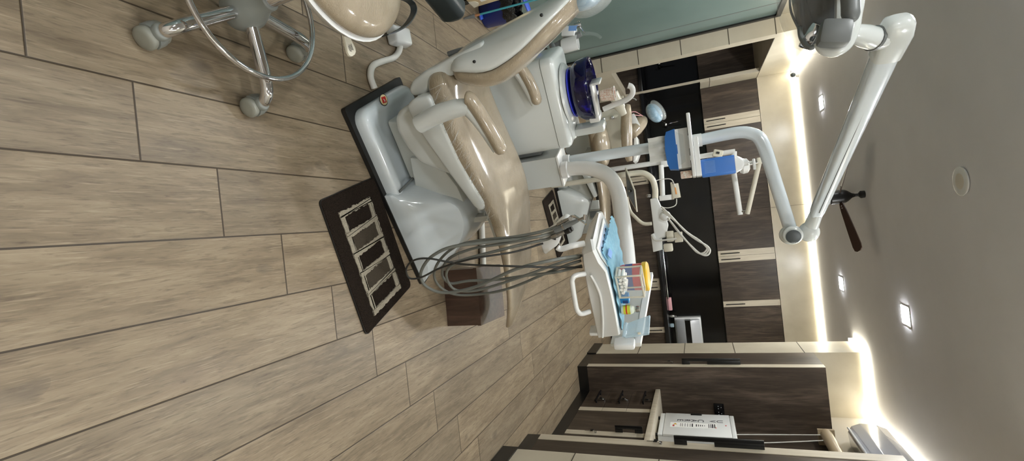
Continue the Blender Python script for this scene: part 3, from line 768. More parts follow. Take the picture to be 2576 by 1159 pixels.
# back bracket
br = [(.03, .29), (.0, .285), (-.028, .315), (-.05, .376), (-.068, .472), (-.085, .56), (-.10, .64), (-.06, .64), (-.02, .56), (-.008, .47), (.008, .395), (.032, .345)]
MB().prism([L(u, .07, z) for u, z in br], CV*.33, .016, 3).build('back_bracket', 'grey_plastic', chair, 45)
# armrests
def arm(name, v, foot, elbow, pad, lb, side):
    m = MB().tube([cu(x, y, v) for x, y in foot], [.034, .0345, .035, .033, .028] if v < .2 else [.024]*5, 16, 4)
    m.tube([cu(x, y, v)-V3((0, 0, .014)) for x, y in elbow], [.026, .022, .018, .012], 12, 4)
    s = m.build('armrest_support', 'grey_plastic', chair, 60)
    ps = [cu(x, y, v) for x, y in pad]
    m = MB(); pp = catmull(ps, 6); n = len(pp); rings = []
    for i, p in enumerate(pp):
        d = (pp[min(i+1, n-1)]-pp[max(i-1, 0)]).normalized(); side_v = CV; up = side_v.cross(d).normalized()
        if up.z < 0: up = -up
        t = i/(n-1); q = min(1.0, math.sqrt(max(0.0, 1-((t-.5)/.5)**2))*1.6+.05)
        rings.append([p+side_v*math.cos(2*PI*k/16)*.03*q+up*math.sin(2*PI*k/16)*.025*q for k in range(16)])
    m.loft(rings).build('armrest_pad', 'tan_vinyl', chair, 60)
arm('near', -.05, [(1054, 313), (1085, 296), (1110, 284), (1150, 272), (1182, 268)], [(1178, 264), (1205, 295), (1232, 335), (1256, 378)], [(1172, 246), (1184, 252), (1212, 292), (1242, 342), (1266, 388)], '', 0)
arm('far', .522, [(1262, 172), (1278, 170), (1290, 168), (1302, 172), (1312, 182)], [(1308, 178), (1322, 200), (1338, 232), (1350, 262)], [(1300, 158), (1308, 168), (1326, 195), (1342, 228), (1354, 264)], '', 0)
# head rest
c = cu(1478, -14, .245)
MB().rod(L(-.178, .245, .93), c-V3((0, 0, .03)), .012).build('headrest_bar', 'steel', chair)
rot = CR @ Matrix.Rotation(R(-14), 3, 'Y')
soft(MB().ball(c, (.048, .135, .075), rot, 20, 12).build('headrest_cover', 'blue_cover', chair, 180), 1)
MB().ball(c+CU*.012+V3((0, 0, .012)), (.058, .15, .088), rot, 24, 14).build('headrest_film', 'cling_film', chair, 180)
# emblem on the base: oval badge with a red square
p = fl(965, 251, .0815); bx, by = CU, CV
m = MB().mat('ink'); 
def disc(m, r1, r2, z): m.prism([p+bx*r1*math.cos(2*PI*k/28)+by*r2*math.sin(2*PI*k/28)+V3((0, 0, z)) for k in range(28)], (0, 0, .0012))
b = MB(); disc(b, .026, .031, -.0005); b = b.build('badge', 'ink', chair)
b2 = MB(); disc(b2, .022, .027, .0006); b2.build('badge_field', 'logo_cream', b)
m = MB().mat('logo_red').box(p+V3((0, 0, .0024)), (.026, .03, .0012), Matrix.Rotation(R(22), 3, 'Z')).mat('paper_white').box(p+bx*.002+V3((0, 0, .0033)), (.014, .004, .0008), Matrix.Rotation(R(60), 3, 'Z')).box(p+V3((.004, .003, .0033)), (.01, .003, .0008), Matrix.Rotation(R(-30), 3, 'Z'))
m.build('badge_mark', None, b)
# leg-rest bracket below the cushion
MB().box(L(.72, .2, .395), (.16, .05, .04), CR, .008).box(L(.66, .2, .33), (.03, .045, .16), CR, .006).build('legrest_bracket', 'grey_plastic', chair)
# corrugated tube behind the back
MB().tube([cu(1128, 136, .3), cu(1160, 126, .3), cu(1200, 118, .3), cu(1240, 100, .3)], .011, 8, 6).build('corrugated_tube', 'dark_grey_plastic', chair)

# ------------------------------------------------------------ foot pedal on its white hose
p = fl(985, 92, 0)
ped = thing('foot_pedal', 'white foot pedal with a slate hoop handle, on a white hose from the chair base', 'foot pedal', (p.x, p.y, 0))
a = R(100); ux = V3((math.cos(a), math.sin(a), 0)); uy = V3((-ux.y, ux.x, 0))
pr = Matrix(((ux.x, uy.x, 0), (ux.y, uy.y, 0), (0, 0, 1)))
MB().hexa([p+ux*x+uy*y+V3((0, 0, z)) for x, y, z in ((-.05, -.05, .002), (.10, -.05, .002), (.10, .05, .002), (-.05, .05, .002), (-.035, -.04, .05), (.09, -.04, .06), (.09, .04, .06), (-.035, .04, .05))], .012, 3).build('pedal_body', 'white_plastic', ped)
hoop = [fl(968, 88, .04), fl(995, 78, .06), fl(1022, 60, .075), fl(1040, 30, .08), fl(1036, 8, .08), fl(1015, -4, .07), fl(990, 6, .055)]
pp = catmull(hoop, 6)
MB().loft([[q+V3((0, 0, .018))+(q-p)*.0, q+V3((0, 0, .018))+V3((.004, .004, 0)), q-V3((0, 0, .018))+V3((.004, .004, 0)), q-V3((0, 0, .018))] for q in pp]).build('hoop_handle', 'slate_plastic', ped)
MB().rod(fl(1010, 75, .035), fl(1014, 82, .035), .01).build('cable_gland', 'dark_grey_plastic', ped)
hp = [fl(x, y, .016) for x, y in ((942, 222), (932, 192), (938, 166), (962, 154), (990, 145), (1004, 128), (1006, 108), (998, 92))]
MB().tube(hp, .0145, 12, 6).build('hose', 'white_hose', ped)
# ------------------------------------------------------------ stool
SC = V3((-.739, 1.045, 0))
st = thing('wheeled_stool', 'wheeled stool with a round wrapped tan seat and chrome star base', 'stool', SC)
MB().lathe([(.03, .055), (.052, .06), (.062, .085), (.06, .12), (.046, .15), (.032, .175), (.03, .2)], SC, seg=32).build('hub', 'hub_grey', st)
MB().rod(SC+V3((0, 0, .19)), SC+V3((0, 0, .44)), .022, seg=20).build('gas_lift', 'chrome', st)
for k in range(5):
    a = R(-58.3+72*k+ (-1 if k else 0)); d = V3((math.cos(a), math.sin(a), 0)); e = V3((-d.y, d.x, 0))
    def at(q, z): return SC+d*q+V3((0, 0, z))
    MB().tube([at(.045, .108), at(.12, .106), at(.19, .104), at(.235, .097), at(.26, .080), at(.266, .06)], [.019, .019, .019, .0185, .018, .017], 16, 5).build('leg', 'chrome', st, 60)
    ca = R(-58.3+72*k+ (5, -75, -135, 20, -60)[k]); w = V3((math.cos(ca), math.sin(ca), 0)); o = at(.268, .032)
    z3 = V3((0, 0, 1)); wp = w.cross(z3)
    m = MB().lathe([(.001, .076), (.017, .075), (.0215, .070), (.022, .050), (.019, .046), (.001, .046)], at(.268, 0), seg=20)
    o3 = V3((o.x, o.y, .031))
    m.loft([[o3+w*y+wp*(math.cos(a_)*q_)+z3*(math.sin(a_)*q_) for a_, q_ in ([(PI*k_/10, .0335) for k_ in range(11)]+[(PI-PI*k_/10, .012) for k_ in range(11)])] for y in (-.0125, .0125)])
    cs = m.build('caster', 'hub_grey', st, 50)
    whl = MB()
    for sg in (-1, 1):
        whl.lathe([(.001, sg*.0135), (.0295, sg*.0135), (.0305, sg*.016), (.0305, sg*.026), (.027, sg*.031), (.018, sg*.0335), (.001, sg*.0345)], o3, w, 26)
    whl.build('wheel', 'caster_grey', cs, 40)
# foot ring with its clamp
rc = V3((SC.x, SC.y-.012, .158))
m = MB().tube([rc+V3((math.cos(2*PI*k/48), math.sin(2*PI*k/48), 0))*.217 for k in range(48)], .0085, 10, 1, True)
m.build('foot_ring', 'chrome', st, 180)
for k in range(3):
    a = R((135, 190, 250)[k]); d = V3((math.cos(a), math.sin(a), 0))
    MB().tube([SC+d*.03+V3((0, 0, .2)), SC+d*.12+V3((0, 0, .185)), rc+d*.214], .006, 8, 4).build('ring_spoke', 'chrome', st)
sc = V3((-.79, 1.025, 0))
MB().lathe([(.001, .43), (.12, .435), (.2, .445), (.228, .46), (.236, .478), (.23, .482)], sc, seg=48).build('seat_shell', 'white_plastic', st, 50)
soft(MB().lathe([(.1, .472), (.2, .472), (.226, .478), (.232, .492), (.226, .512), (.205, .535), (.16, .552), (.09, .56), (.001, .562)], sc, seg=40).build('seat_cushion', 'tan_vinyl', st, 180), 1)
# adjusting paddle below the seat
a0, a1, a2 = fl(862, 70, .43), fl(874, 105, .425), fl(887, 140, .42)
def paddle():
    m = MB(); rings = []
    d = (a2-a0).normalized(); e = V3((-d.y, d.x, 0)).normalized()
    for t, w in ((-.6, .008), (0, .009), (.3, .012), (.6, .018), (.8, .021), (.93, .018), (1, .008)):
        c = a0+(a2-a0)*t; rings.append([c-e*w-V3((0, 0, .003)), c+e*w-V3((0, 0, .003)), c+e*w+V3((0, 0, .003)), c-e*w+V3((0, 0, .003))])
    return m.loft(rings, True), d, e
m, d, e = paddle(); pd = m.build('paddle', 'cream_plastic', st, 50)
m = MB().mat('ink')
c = a0+(a2-a0)*.72+V3((0, 0, .0034))
for k, (o, ln) in enumerate(((-.008, .016), (-.003, .02), (.002, .014), (.007, .018))):
    m.box(c+e*o, (ln, .0018, .0006), Matrix(((d.x, e.x, 0), (d.y, e.y, 0), (d.z, e.z, 1))))
m.build('paddle_print', None, pd)
# ------------------------------------------------------------ cuspidor unit behind the chair
cus = thing('cuspidor_unit', 'big pale grey spittoon cabinet with a cobalt blue bowl behind the chair', 'spittoon unit', L(.31, .71, 0), R(29.6))
MB().loft([rrect(.12, .50, .60, .84, z, .05) for z in (.001, .10)]).build('plinth', 'bluegrey_plastic', cus)
body = [(.09, .58, .10), (.53, .58, .10), (.53, .86, .10), (.09, .86, .10)]
MB().loft([rrect(.10, .53, .565, .86, .102, .03), rrect(.098, .532, .562, .862, .40, .035), rrect(.094, .53, .56, .862, .685, .035)]).build('cabinet_body', 'grey_plastic', cus)
MB().loft([rrect(.092, .532, .558, .864, z, q) for z, q in ((.688, .036), (.73, .036))]+[rrect(.10, .524, .566, .856, .743, .03), rrect(.115, .51, .58, .842, .748, .02)]).build('cabinet_lid', 'grey_plastic', cus, 50)
# basin stand and bowl
bc = L(.30, .705, 0)
MB().lathe([(.05, .742), (.135, .746), (.148, .752), (.142, .762), (.118, .770), (.095, .775), (.001, .775)], bc, seg=40).build('basin_stand', 'grey_plastic', cus)
MB().lathe([(.09, .7752), (.118, .777), (.120, .783), (.1, .785)], bc, seg=40).build('bowl_collar', 'cobalt_plastic', cus)
MB().lathe([(0.001, 0.7855), (0.1, 0.7865), (0.128, 0.7995), (0.143, 0.8255), (0.148, 0.8625), (0.149, 0.8755), (0.145, 0.8765), (0.143, 0.8625), (0.136, 0.8295), (0.12, 0.8055), (0.09, 0.7955), (0.001, 0.7935)], bc, seg=56).build('bowl', 'cobalt_glass', cus, 180)
MB().tube([bc+V3((math.cos(2*PI*k/56)*.147, math.sin(2*PI*k/56)*.147, .8775)) for k in range(56)], .0016, 6, 1, True).build('bowl_rim', 'cobalt_glass', cus, 180)
# arm plate carrying cup filler
def q3(x, y, v): return cu(x, y, v)
pl = [(1418, 300), (1470, 322), (1522, 285), (1500, 262), (1484, 305), (1448, 290)]
a = uvz(cu(1440, 330, .66)); 
MB().loft([rrect(.34, .515, .60, .80, z, .05) for z in (.742, .752)]+[rrect(.36, .51, .61, .78, .760, .04)]).build('spout_plinth', 'grey_plastic', cus, 50)
c0 = cu(1470, 318, .67); c1 = cu(1520, 290, .67)
u0, u1 = uvz(cu(1500, 318, .67)).x, uvz(cu(1500, 282, .67)).x
ua = uvz(c0); 
MB().span((0, 0, 0), (.001, .001, .001)) if False else None
MB().box(L(.487, .69, .83), (.04, .10, .15), CR, .012).build('filler_column', 'grey_plastic', cus)
zt = .885
pa, pb, pc = cu(1512, 285, .67), cu(1510, 220, .67), cu(1500, 215, .67)
A = uvz(pa); B = uvz(pb); A.z = max(A.z, .90)
MB().box(L((A.x+B.x)/2-.01, .675, A.z-.016), (abs(A.x-B.x)+.05, .10, .014), CR, .005).box(L(B.x-.03, .675, A.z+.004), (.012, .09, .045), CR, .004).box(L(A.x+.012, .675, A.z-.03), (.03, .10, .05), CR, .006).build('cup_shelf', 'white_plastic', cus)
cupz = A.z+.0125; ucup = (A.x+B.x)/2-.02
# rinse spout
sp = [cu(1518, 275, .68), cu(1548, 262, .68), cu(1574, 252, .68), cu(1588, 240, .68), cu(1592, 228, .68), cu(1588, 218, .68), cu(1580, 215, .68)]
MB().tube(sp, [.013, .013, .013, .013, .013, .013, .0135], 14, 5).build('spout', 'white_plastic', cus)
MB().tube([cu(1586, 246, .68), cu(1596, 248, .68), cu(1601, 252, .68)], .003, 8, 4).build('nozzle', 'steel', cus)
# suction filter cylinder on its stem
f0, f1 = cu(1541, 233, .78), cu(1562, 274, .78)
m = MB(); fa = aty(1552, 255, 2.9); 
ax = (f1-f0)
MB().lathe([(.001, -.002), (.024, 0), (.026, .006), (.026, .085), (.020, .095), (.016, .125), (.001, .126)], f0, ax, 22).build('filter_cylinder', 'cream_plastic', cus)
MB().rod(cu(1522, 242, .78), cu(1543, 240, .78), .011).rod(cu(1560, 246, .78), cu(1568, 243, .78), .006).build('filter_stem', 'cream_plastic', cus)
MB().rod(f0, cu(1546, 215, .78), .0012, seg=6).build('filter_pin', 'steel', cus)
# post socket for delivery and lamp arms
MB().loft([[L(u, v, z) for u, v in ((.568, .575), (.728, .575), (.728, .735), (.568, .735))] for z in (.28, .648)]).build('arm_socket', 'grey_plastic', cus)
MB().box(L(.648, .655, .656), (.172, .172, .014), CR, .006).build('socket_flange', 'white_plastic', cus)
MB().box(L(.545, .68, .50), (.03, .12, .14), CR, .004).build('socket_bridge', 'dark_grey_plastic', cus)
# suction holder on the far side, seen beside the back rest
h = lambda x, y: aty(x, y, 2.62)
MB().tube([h(1392, 118), h(1415, 105), h(1445, 92), h(1462, 84)], [.016, .017, .019, .016], 12, 4).build('suction_arm', 'dark_grey_plastic', cus)
MB().tube([L(.12, .84, .70), (L(.12, .84, .70)+h(1392, 118))/2+V3((-.03, 0, -.01)), h(1392, 118)], .014, 10, 5).build('suction_bracket', 'dark_grey_plastic', cus)
b = MB().box(h(1432, 82), (.055, .06, .075), Matrix.Rotation(R(12), 3, 'Y'), .006).build('suction_block', 'white_plastic', cus)
MB().box(h(1444, 76)+V3((0, -.031, 0)), (.028, .002, .045), Matrix.Rotation(R(12), 3, 'Y')).build('block_label', 'label_blue', b)
c = h(1432, 112); axd = (h(1452, 107)-h(1420, 116)).normalized()
MB().lathe([(.001, -.04), (.036, -.04), (.04, -.03), (.04, .05), (.036, .05), (.036, -.02), (.001, -.03)], c, axd, 28).build('holder_cup', 'white_plastic', cus)
MB().tube([h(1450, 88), h(1475, 84), h(1497, 86), h(1512, 95)], [.011, .010, .009, .008], 12, 5).build('saliva_tube', 'clear_plastic', cus)
MB().rod(h(1445, 65), h(1462, 60), .014).rod(h(1452, 64), h(1458, 54), .01).tube([h(1458, 64), h(1465, 74), h(1471, 82)], .004, 8, 3).build('syringe', 'chrome', cus)
# paper cup
cc = L(ucup, .675, cupz)
cup = thing('paper_cup', 'small floral paper cup on the white filler shelf beside the blue bowl', 'cup', cc)
MB().lathe([(.001, .001), (.024, .001), (.0335, .066), (.0315, .066), (.023, .004), (.001, .004)], cc, seg=28).build('cup_wall', 'cup_paper', cup)
MB().tube([cc+V3((math.cos(2*PI*k/24)*.0335, math.sin(2*PI*k/24)*.0335, .066)) for k in range(24)], .0018, 6, 1, True).build('rim', 'paper_white', cup)

# ------------------------------------------------------------ delivery arm and instrument tray
dl = thing('delivery_unit', 'white instrument tray on a bent arm beside the chair, with a U handle', 'instrument tray', V3((-.285, 2.37, .664)))
a0_ = aty(1402, 430, 2.37); arm = [V3((a0_.x, 2.37, .6645)), V3((a0_.x, 2.37, .74)), aty(1490, 425, 2.365), aty(1530, 442, 2.35), aty(1553, 480, 2.33), aty(1564, 540, 2.29), aty(1575, 620, 2.23), aty(1583, 685, 2.175)]
MB().tube(arm, [.036, .036, .037, .038, .038, .038, .037, .032], 20, 6).build('arm_tube', 'white_plastic', dl, 60)
q = arm[0]
MB().lathe([(.043, .0), (.043, .03), (.037, .034)], V3((q.x, q.y, .6645)), seg=28).build('arm_collar', 'white_plastic', dl)
ex = aty(1582, 690, 1.9)
MB().box(L(1.0, .115, .885), (.07, .10, .05), CR, .01).build('tray_bracket', 'white_plastic', dl)
# tray body: stations along u, each near-bottom, near-top, far-top, far-bottom
nt = [uvz(cu(x, y, -.18)) for x, y in ((1495, 630), (1509, 660), (1527, 683), (1540, 736), (1551, 790), (1560, 842))]
nb = [uvz(cu(x, y, -.15)) for x, y in ((1464, 640), (1467, 668), (1472, 700), (1481, 748), (1493, 800), (1503, 848))]
zr = [p.z for p in nt]
st2 = [(nt[0].x, nb[0].x, nt[0].z, nb[0].z), ] 
rings = []
for a, b in zip(nt, nb):
    rings.append([L(b.x, -.13, b.z-.004), L(b.x-.002, -.155, b.z+.006), L(a.x, -.182, a.z-.006), L(a.x, -.174, a.z), L(a.x, .10, a.z), L(a.x, .11, a.z-.006), L(b.x, .095, b.z+.006), L(b.x, .08, b.z)])
# rounded left end
a, b = nt[0], nb[0]
r0 = [L(b.x-.012, -.11, b.z+.004), L(b.x-.02, -.12, b.z+.014), L(a.x-.022, -.135, a.z-.016), L(a.x-.018, -.13, a.z-.008), L(a.x-.018, .06, a.z-.008), L(a.x-.022, .068, a.z-.016), L(b.x-.02, .06, b.z+.014), L(b.x-.012, .05, b.z+.004)]
body = MB().loft([r0]+rings).build('tray_body', 'white_plastic', dl, 32)
# recessed tray plate
MB().loft([[L(nt[k].x+.004, -.15, zr[k]+.001), L(nt[k].x+.004, .08, zr[k]+.001), L(nt[k].x+.004, .08, zr[k]+.0025), L(nt[k].x+.004, -.15, zr[k]+.0025)] for k in (2, 3, 4, 5)]).build('tray_plate', 'slate_plastic', body)
# embossed arc on the front
fa = [(1486, 690), (1500, 715), (1510, 740), (1515, 775), (1517, 810), (1516, 846)]
pts = []
for x, y in fa:
    t = 0; p = cu(x, y, -.17); pts.append(p-CV*.004)
MB().tube(pts, .005, 8, 5).build('front_moulding', 'white_plastic', body)
# keypad on the sloping left end
kq = [uvz(cu(x, y, -.16)) for x, y in ((1498, 640), (1524, 682))]
ka, kb = nt[0], nt[2]
def kp(t, v, h=.0): return L(ka.x+(kb.x-ka.x)*t, v, ka.z+(nt[1].z-ka.z)*min(t*2, 1)*1.0+(kb.z-nt[1].z)*max(0, t*2-1)+h)
MB().loft([[kp(t, -.155, .002), kp(t, .06, .002), kp(t, .06, .006), kp(t, -.155, .006)] for t in (.06, .5, .95)]).build('keypad', 'paper_white', body)
MB().loft([[kp(t, -.14, .0062), kp(t, .04, .0062), kp(t, .04, .0072), kp(t, -.14, .0072)] for t in (.2, .5, .82)]).build('keypad_film', 'keypad_film', body)
for r_ in (.36, .64):
    for k in range(4):
        v = -.12+.045*k; c = kp(r_, v, .0078)
        kk = MB().mat('logo_red' if (k == 0 and r_ > .5) else 'ink').tube([c+CU*.007*math.cos(a_)+CV*.009*math.sin(a_) for a_ in [R(40+28*j) for j in range(11)]], .0014, 6).build('key_symbol', None, body)
# U handle
hp = [cu(1472, 688, -.165), cu(1448, 693, -.19), cu(1440, 702, -.2), cu(1440, 715, -.2), cu(1449, 770, -.2), cu(1455, 784, -.2), cu(1464, 789, -.19), cu(1484, 783, -.165)]
MB().tube(hp, .010, 14, 5).build('handle', 'white_plastic', dl, 180)
# hinge bracket blocks under the right end
z0 = nb[5]
MB().box(L(z0.x+.008, -.10, z0.z-.012), (.02, .05, .055), CR, .006).build('end_bracket', 'white_plastic', dl)
MB().lathe([(.001, -.012), (.014, -.012), (.016, -.006), (.016, .006), (.014, .012), (.001, .012)], cu(1563, 858, -.145), CU, 20).build('hinge_knob', 'white_plastic', dl)
# film viewer along the back of the tray
vC, vD = V3((.515, 1.97, 1.005)), V3((.268, 2.29, 1.052))
dv = (vD-vC); nrm = V3((-dv.y, dv.x, 0)).normalized()
dn = V3((0, 0, -.105))
MB().loft([[p+nrm*s+V3((0, 0, z)) for s, z in ((-.012, -.012), (.012, -.012), (.012, .012), (-.012, .012))] for p in (vC, vD)]).build('viewer_rail', 'white_plastic', dl)
MB().loft([[p+nrm*s+V3((0, 0, z)) for s, z in ((-.008, -.11), (.008, -.11), (.008, -.012), (-.008, -.012))] for p in (vC, vD)]).build('viewer_panel', 'panel_grey', dl)
MB().box(vC+V3((-.01, -.02, -.05)), (.03, .05, .085), CR, .01).build('viewer_bracket', 'white_plastic', dl)
# handpiece holder on its rod
hb = uvz(cu(1385, 612, -.12))
def hx(x, y, v=-.14): return cu(x, y, v)
MB().tube([hx(1402, 622), hx(1412, 626), hx(1440, 618), hx(1470, 612, -.12)], .0115, 12, 5).build('holder_rod', 'white_plastic', dl)
pol = [(1355, 602), (1366, 636), (1372, 641), (1400, 620), (1406, 612), (1414, 590), (1424, 572), (1430, 556), (1418, 552), (1400, 566), (1384, 582), (1368, 592)]
hold = MB().prism([hx(x, y, -.16) for x, y in pol], CV*.05, .006).build('holder_block', 'white_plastic', dl, 50)
m = MB()
sl = [(1391, 594, 1412, 610), (1400, 580, 1420, 596), (1409, 566, 1426, 582)]
for xa_, ya_, xb_, yb_ in sl: m.rod(hx(xa_-4, ya_, -.163), hx(xa_+8, ya_+2, -.163), .010, .012)
m.build('holder_slots', 'black_rubber', hold)
# ------------------------------------------------------------ handpieces with their hoses, hanging in loops
hpk = [0]
def hp_thing(label, x, y, dx, dy, mat, hose, r, hmat, head, v):
    hpk[0] += 1; vo = -.022*hpk[0]
    a = cu(x, y, v); b = cu(x+dx, y+dy, v)
    t = thing('handpiece', label, 'handpiece', a, 0, 'handpieces in the holder')
    d = (b-a)
    m = MB().tube([a, a+d*.3, a+d*.6, b], [.0088, .0102, .0095, .0065], 14, 3)
    bd = m.build('handpiece_body', mat, t, 60)
    MB().tube([a+d*.34, a+d*.42], .0112, 14).build('grip_ring', 'steel', bd)
    head(t, b, d.normalized())
    pts = [a+V3((0, 0, -.0))]+[cu(px, py, pv+vo*min(1, i_/3, (len(hose)-1-i_)/2)) for i_, (px, py, pv) in enumerate(hose)]
    MB().tube(pts, r, 8, 6).build('hose', hmat, t, 180)
def h_syr(t, b, d):
    MB().tube([b, b+d*.02, b+d*.03+V3((.035, -.01, .03))], [.009, .006, .003], 10, 3).build('tip', 'chrome', t)
    MB().rod(b, b+V3((0, -.012, .004)), .007).build('button', 'steel', t)
def h_tur(t, b, d):
    MB().rod(b, b+d*.03, .005).build('neck', 'steel', t); MB().rod(b+d*.03-V3((.008, 0, 0)), b+d*.03+V3((.010, 0, -.004)), .007).build('head', 'chrome', t)
def h_mot(t, b, d): MB().lathe([(.012, 0), (.012, .02), (.009, .024), (.009, .03), (.001, .03)], b, d, 16).build('coupling', 'black_rubber', t)
V0 = -.185
hp_thing('steel water syringe, uppermost of the tools in the white holder', 1404, 566, 30, -16, 'steel',
   [(1392, 573, V0), (1355, 584, V0), (1290, 596, V0), (1210, 604, V0), (1150, 618, V0), (1108, 652, V0), (1092, 690, V0+.02), (1108, 722, V0+.04), (1150, 741, V0+.06), (1220, 738, V0+.08), (1290, 722, V0+.08), (1400, 676, V0+.06), (1462, 655, -.1)], .0056, 'hose_grey', h_syr, V0)
hp_thing('long perforated grey handpiece in the middle of the white holder', 1396, 580, 58, -26, 'dark_grey_plastic',
   [(1384, 587, V0), (1340, 598, V0-.01), (1270, 612, V0), (1190, 625, V0), (1130, 650, V0), (1112, 688, V0+.03), (1132, 712, V0+.05), (1180, 706, V0+.07), (1250, 703, V0+.08), (1330, 692, V0+.08), (1400, 684, V0+.06), (1464, 668, -.1)], .0056, 'hose_grey', h_tur, V0-.03)
hp_thing('short steel micromotor with a black coupling, lowest in the white holder', 1388, 596, 34, -14, 'steel',
   [(1374, 602, V0), (1330, 611, V0), (1260, 628, V0), (1170, 652, V0), (1130, 672, V0), (1124, 700, V0+.03), (1145, 728, V0+.05), (1200, 730, V0+.06), (1300, 700, V0+.07), (1400, 664, V0+.06), (1460, 646, -.1)], .0056, 'hose_grey', h_mot, V0-.005)
def hose_thing(label, pts, r, mat):
    hpk[0] += 1; vo = -.022*hpk[0]
    p = [cu(x, y, v+vo*min(1, i_/2, (len(pts)-1-i_)/2)) for i_, (x, y, v) in enumerate(pts)]
    t = tag(MB().tube(p, r, 8, 7).build('instrument_hose', mat, None, 180), label, 'hose', 'hoses hanging from the instrument tray')
hose_thing('thickest grey hose drooping lowest from the tray to the mat side of the chair base', [(1463, 642, -.1), (1400, 652, V0), (1300, 676, V0), (1200, 720, V0), (1120, 736, V0-.02), (1075, 722, V0-.03), (1058, 696, V0-.03), (1066, 668, V0-.03), (1090, 642, V0-.02), (1140, 620, V0), (1240, 608, V0), (1352, 596, V0-.01)], .0062, 'hose_grey')
hose_thing('thin black hose looping furthest left over the chair base', [(1464, 672, -.1), (1380, 672, V0), (1280, 669, V0), (1160, 664, V0), (1080, 650, V0-.02), (1040, 655, V0-.03), (1022, 676, V0-.03), (1030, 699, V0-.03), (1060, 697, V0-.02), (1110, 673, V0), (1190, 650, V0), (1290, 634, V0), (1366, 612, V0)], .0038, 'hose_dark')
# ------------------------------------------------------------ things on the tray
dp = thing('blue_drape', 'light blue pleated disposable drape spread over the instrument tray', 'drape', L(.85, -.05, .94))
def zt_(u):
    us = [p.x for p in nt]
    if u <= us[0]: return zr[0]
    for k in range(len(us)-1):
        if us[k] <= u <= us[k+1]:
            t = (u-us[k])/(us[k+1]-us[k]); return zr[k]+(zr[k+1]-zr[k])*t
    return zr[-1]
g = []
n1, n2 = 46, 24
for i in range(n1+1):
    u = .684+(1.05-.684)*i/n1; row = []
    for j in range(n2+1):
        v = -.172+.29*j/n2 + (.02 if i < 6 else 0)*(1-j/n2)
        pleat = .0035*math.sin(j*2.4+.2*i) if u < .80 else .0025*math.sin(u*90+v*40)
        lift = .012+ (.026*max(0, 1-abs((u-.70)/.06)))*(.3+.7*max(0, min(1, (v+.12)/.1)))
        row.append(L(u, v, zt_(u)+lift*.6+.004+pleat))
    g.append(row)
MB().sheet(g, .0015).build('cloth', 'blue_drape', dp, 60)
p = kp(1.25, -.10, .028)
MB().box(L(.715, -.115, zt_(.715)+.027), (.022, .045, .002), CR @ Matrix.Rotation(R(-25), 3, 'Y')).build('printed_patch', 'label_blue', dp)
# red sharps tub
tz = zt_(.85)+.0145
p = L(.905, -.015, tz)
rt = thing('sharps_tub', 'red plastic tub with a yellow lid on the blue drape', 'tub', p)
MB().lathe([(.001, 0), (.050, 0), (.053, .01), (.055, .085), (.001, .085)], p, seg=32).build('tub', 'red_plastic', rt)
MB().lathe([(.001, .0855), (.057, .0855), (.059, .09), (.059, .103), (.054, .108), (.001, .109)], p, seg=36).build('lid', 'yellow_plastic', rt)
MB().lathe([(.0536, .02), (.0546, .05)], p, seg=24, cap=False).build('label_band', 'ink_blue', rt)
# clear box of cotton rolls in front of it
b = L(.852, -.118, tz)
bx_ = thing('cotton_box', 'clear box with cream frame holding white cotton rolls, in front of the red tub', 'box', b)
E_ = CR
def fr(m, c, sz): m.box(b+E_ @ V3(c), sz, E_, .0015)
m = MB()
w2, d2, hh = .05, .03, .098
for sx in (-1, 1):
    for sy in (-1, 1): fr(m, (sx*w2, sy*d2, hh/2), (.006, .006, hh))
for z in (.004, hh-.003):
    for sy in (-1, 1): fr(m, (0, sy*d2, z), (2*w2, .006, .007))
    for sx in (-1, 1): fr(m, (sx*w2, 0, z), (.006, 2*d2, .007))
m.build('frame', 'cream_plastic', bx_)
m = MB()
for sy in (-1, 1): fr(m, (0, sy*(d2), hh/2), (2*w2-.006, .0015, hh-.01))
for sx in (-1, 1): fr(m, (sx*w2, 0, hh/2), (.0015, 2*d2-.006, hh-.01))
m.build('clear_panel', 'clear_plastic', bx_)
k = 0
for i in range(6):
    for j in range(2):
        c = b+E_ @ V3((-.042+.0155*i, 0, .014+.0145*j+ (.004 if i % 2 else 0)))
        if (i+j) % 7 == 6: continue
        o = MB().rod(c-CV*.022, c+CV*.022, .0065, seg=10).build('cotton_roll', 'cotton'); k += 1
        tag(o, 'white cotton roll stacked inside the clear box on the tray', 'cotton roll', 'cotton rolls in the clear box')
        o.matrix_basis = Matrix.Identity(4)
# blue box and vial
p = uvz(cu(1572, 750, -.135)); p = L(.926, -.12, zt_(.93)+.0145)
bb = thing('blue_box', 'small bright blue box on the drape between the clear box and the vial', 'box', p)
MB().box(p+V3((0, 0, .0175)), (.032, .03, .035), CR, .002).build('carton', 'box_blue', bb)
m = MB()
for k in range(4): m.box(p+CU*(.002+.004*k)-CV*.0165+V3((0, 0, .02)), (.002, .001, .02), CR)
m.build('barcode', 'ink_blue', bb)
p = L(.965, -.145, zt_(.96)+.0148)
vl = thing('medicine_vial', 'small vial with a yellow-green label standing on the blue drape', 'vial', p)
MB().lathe([(.001, 0), (.0165, .001), (.018, .006), (.018, .04), (.014, .047), (.010, .05), (.010, .056), (.001, .056)], p, seg=24).build('bottle', 'vial_clear', vl)
MB().lathe([(.0184, .01), (.0184, .036)], p, seg=24, cap=False).build('label_wrap', 'vial_yellow', vl)
MB().lathe([(.0187, .019), (.0187, .024)], p, seg=24, cap=False).build('label_stripe', 'logo_red', vl)
MB().lathe([(.001, .0565), (.012, .0565), (.013, .062), (.011, .07), (.001, .07)], p, seg=20).build('cap', 'steel', vl)
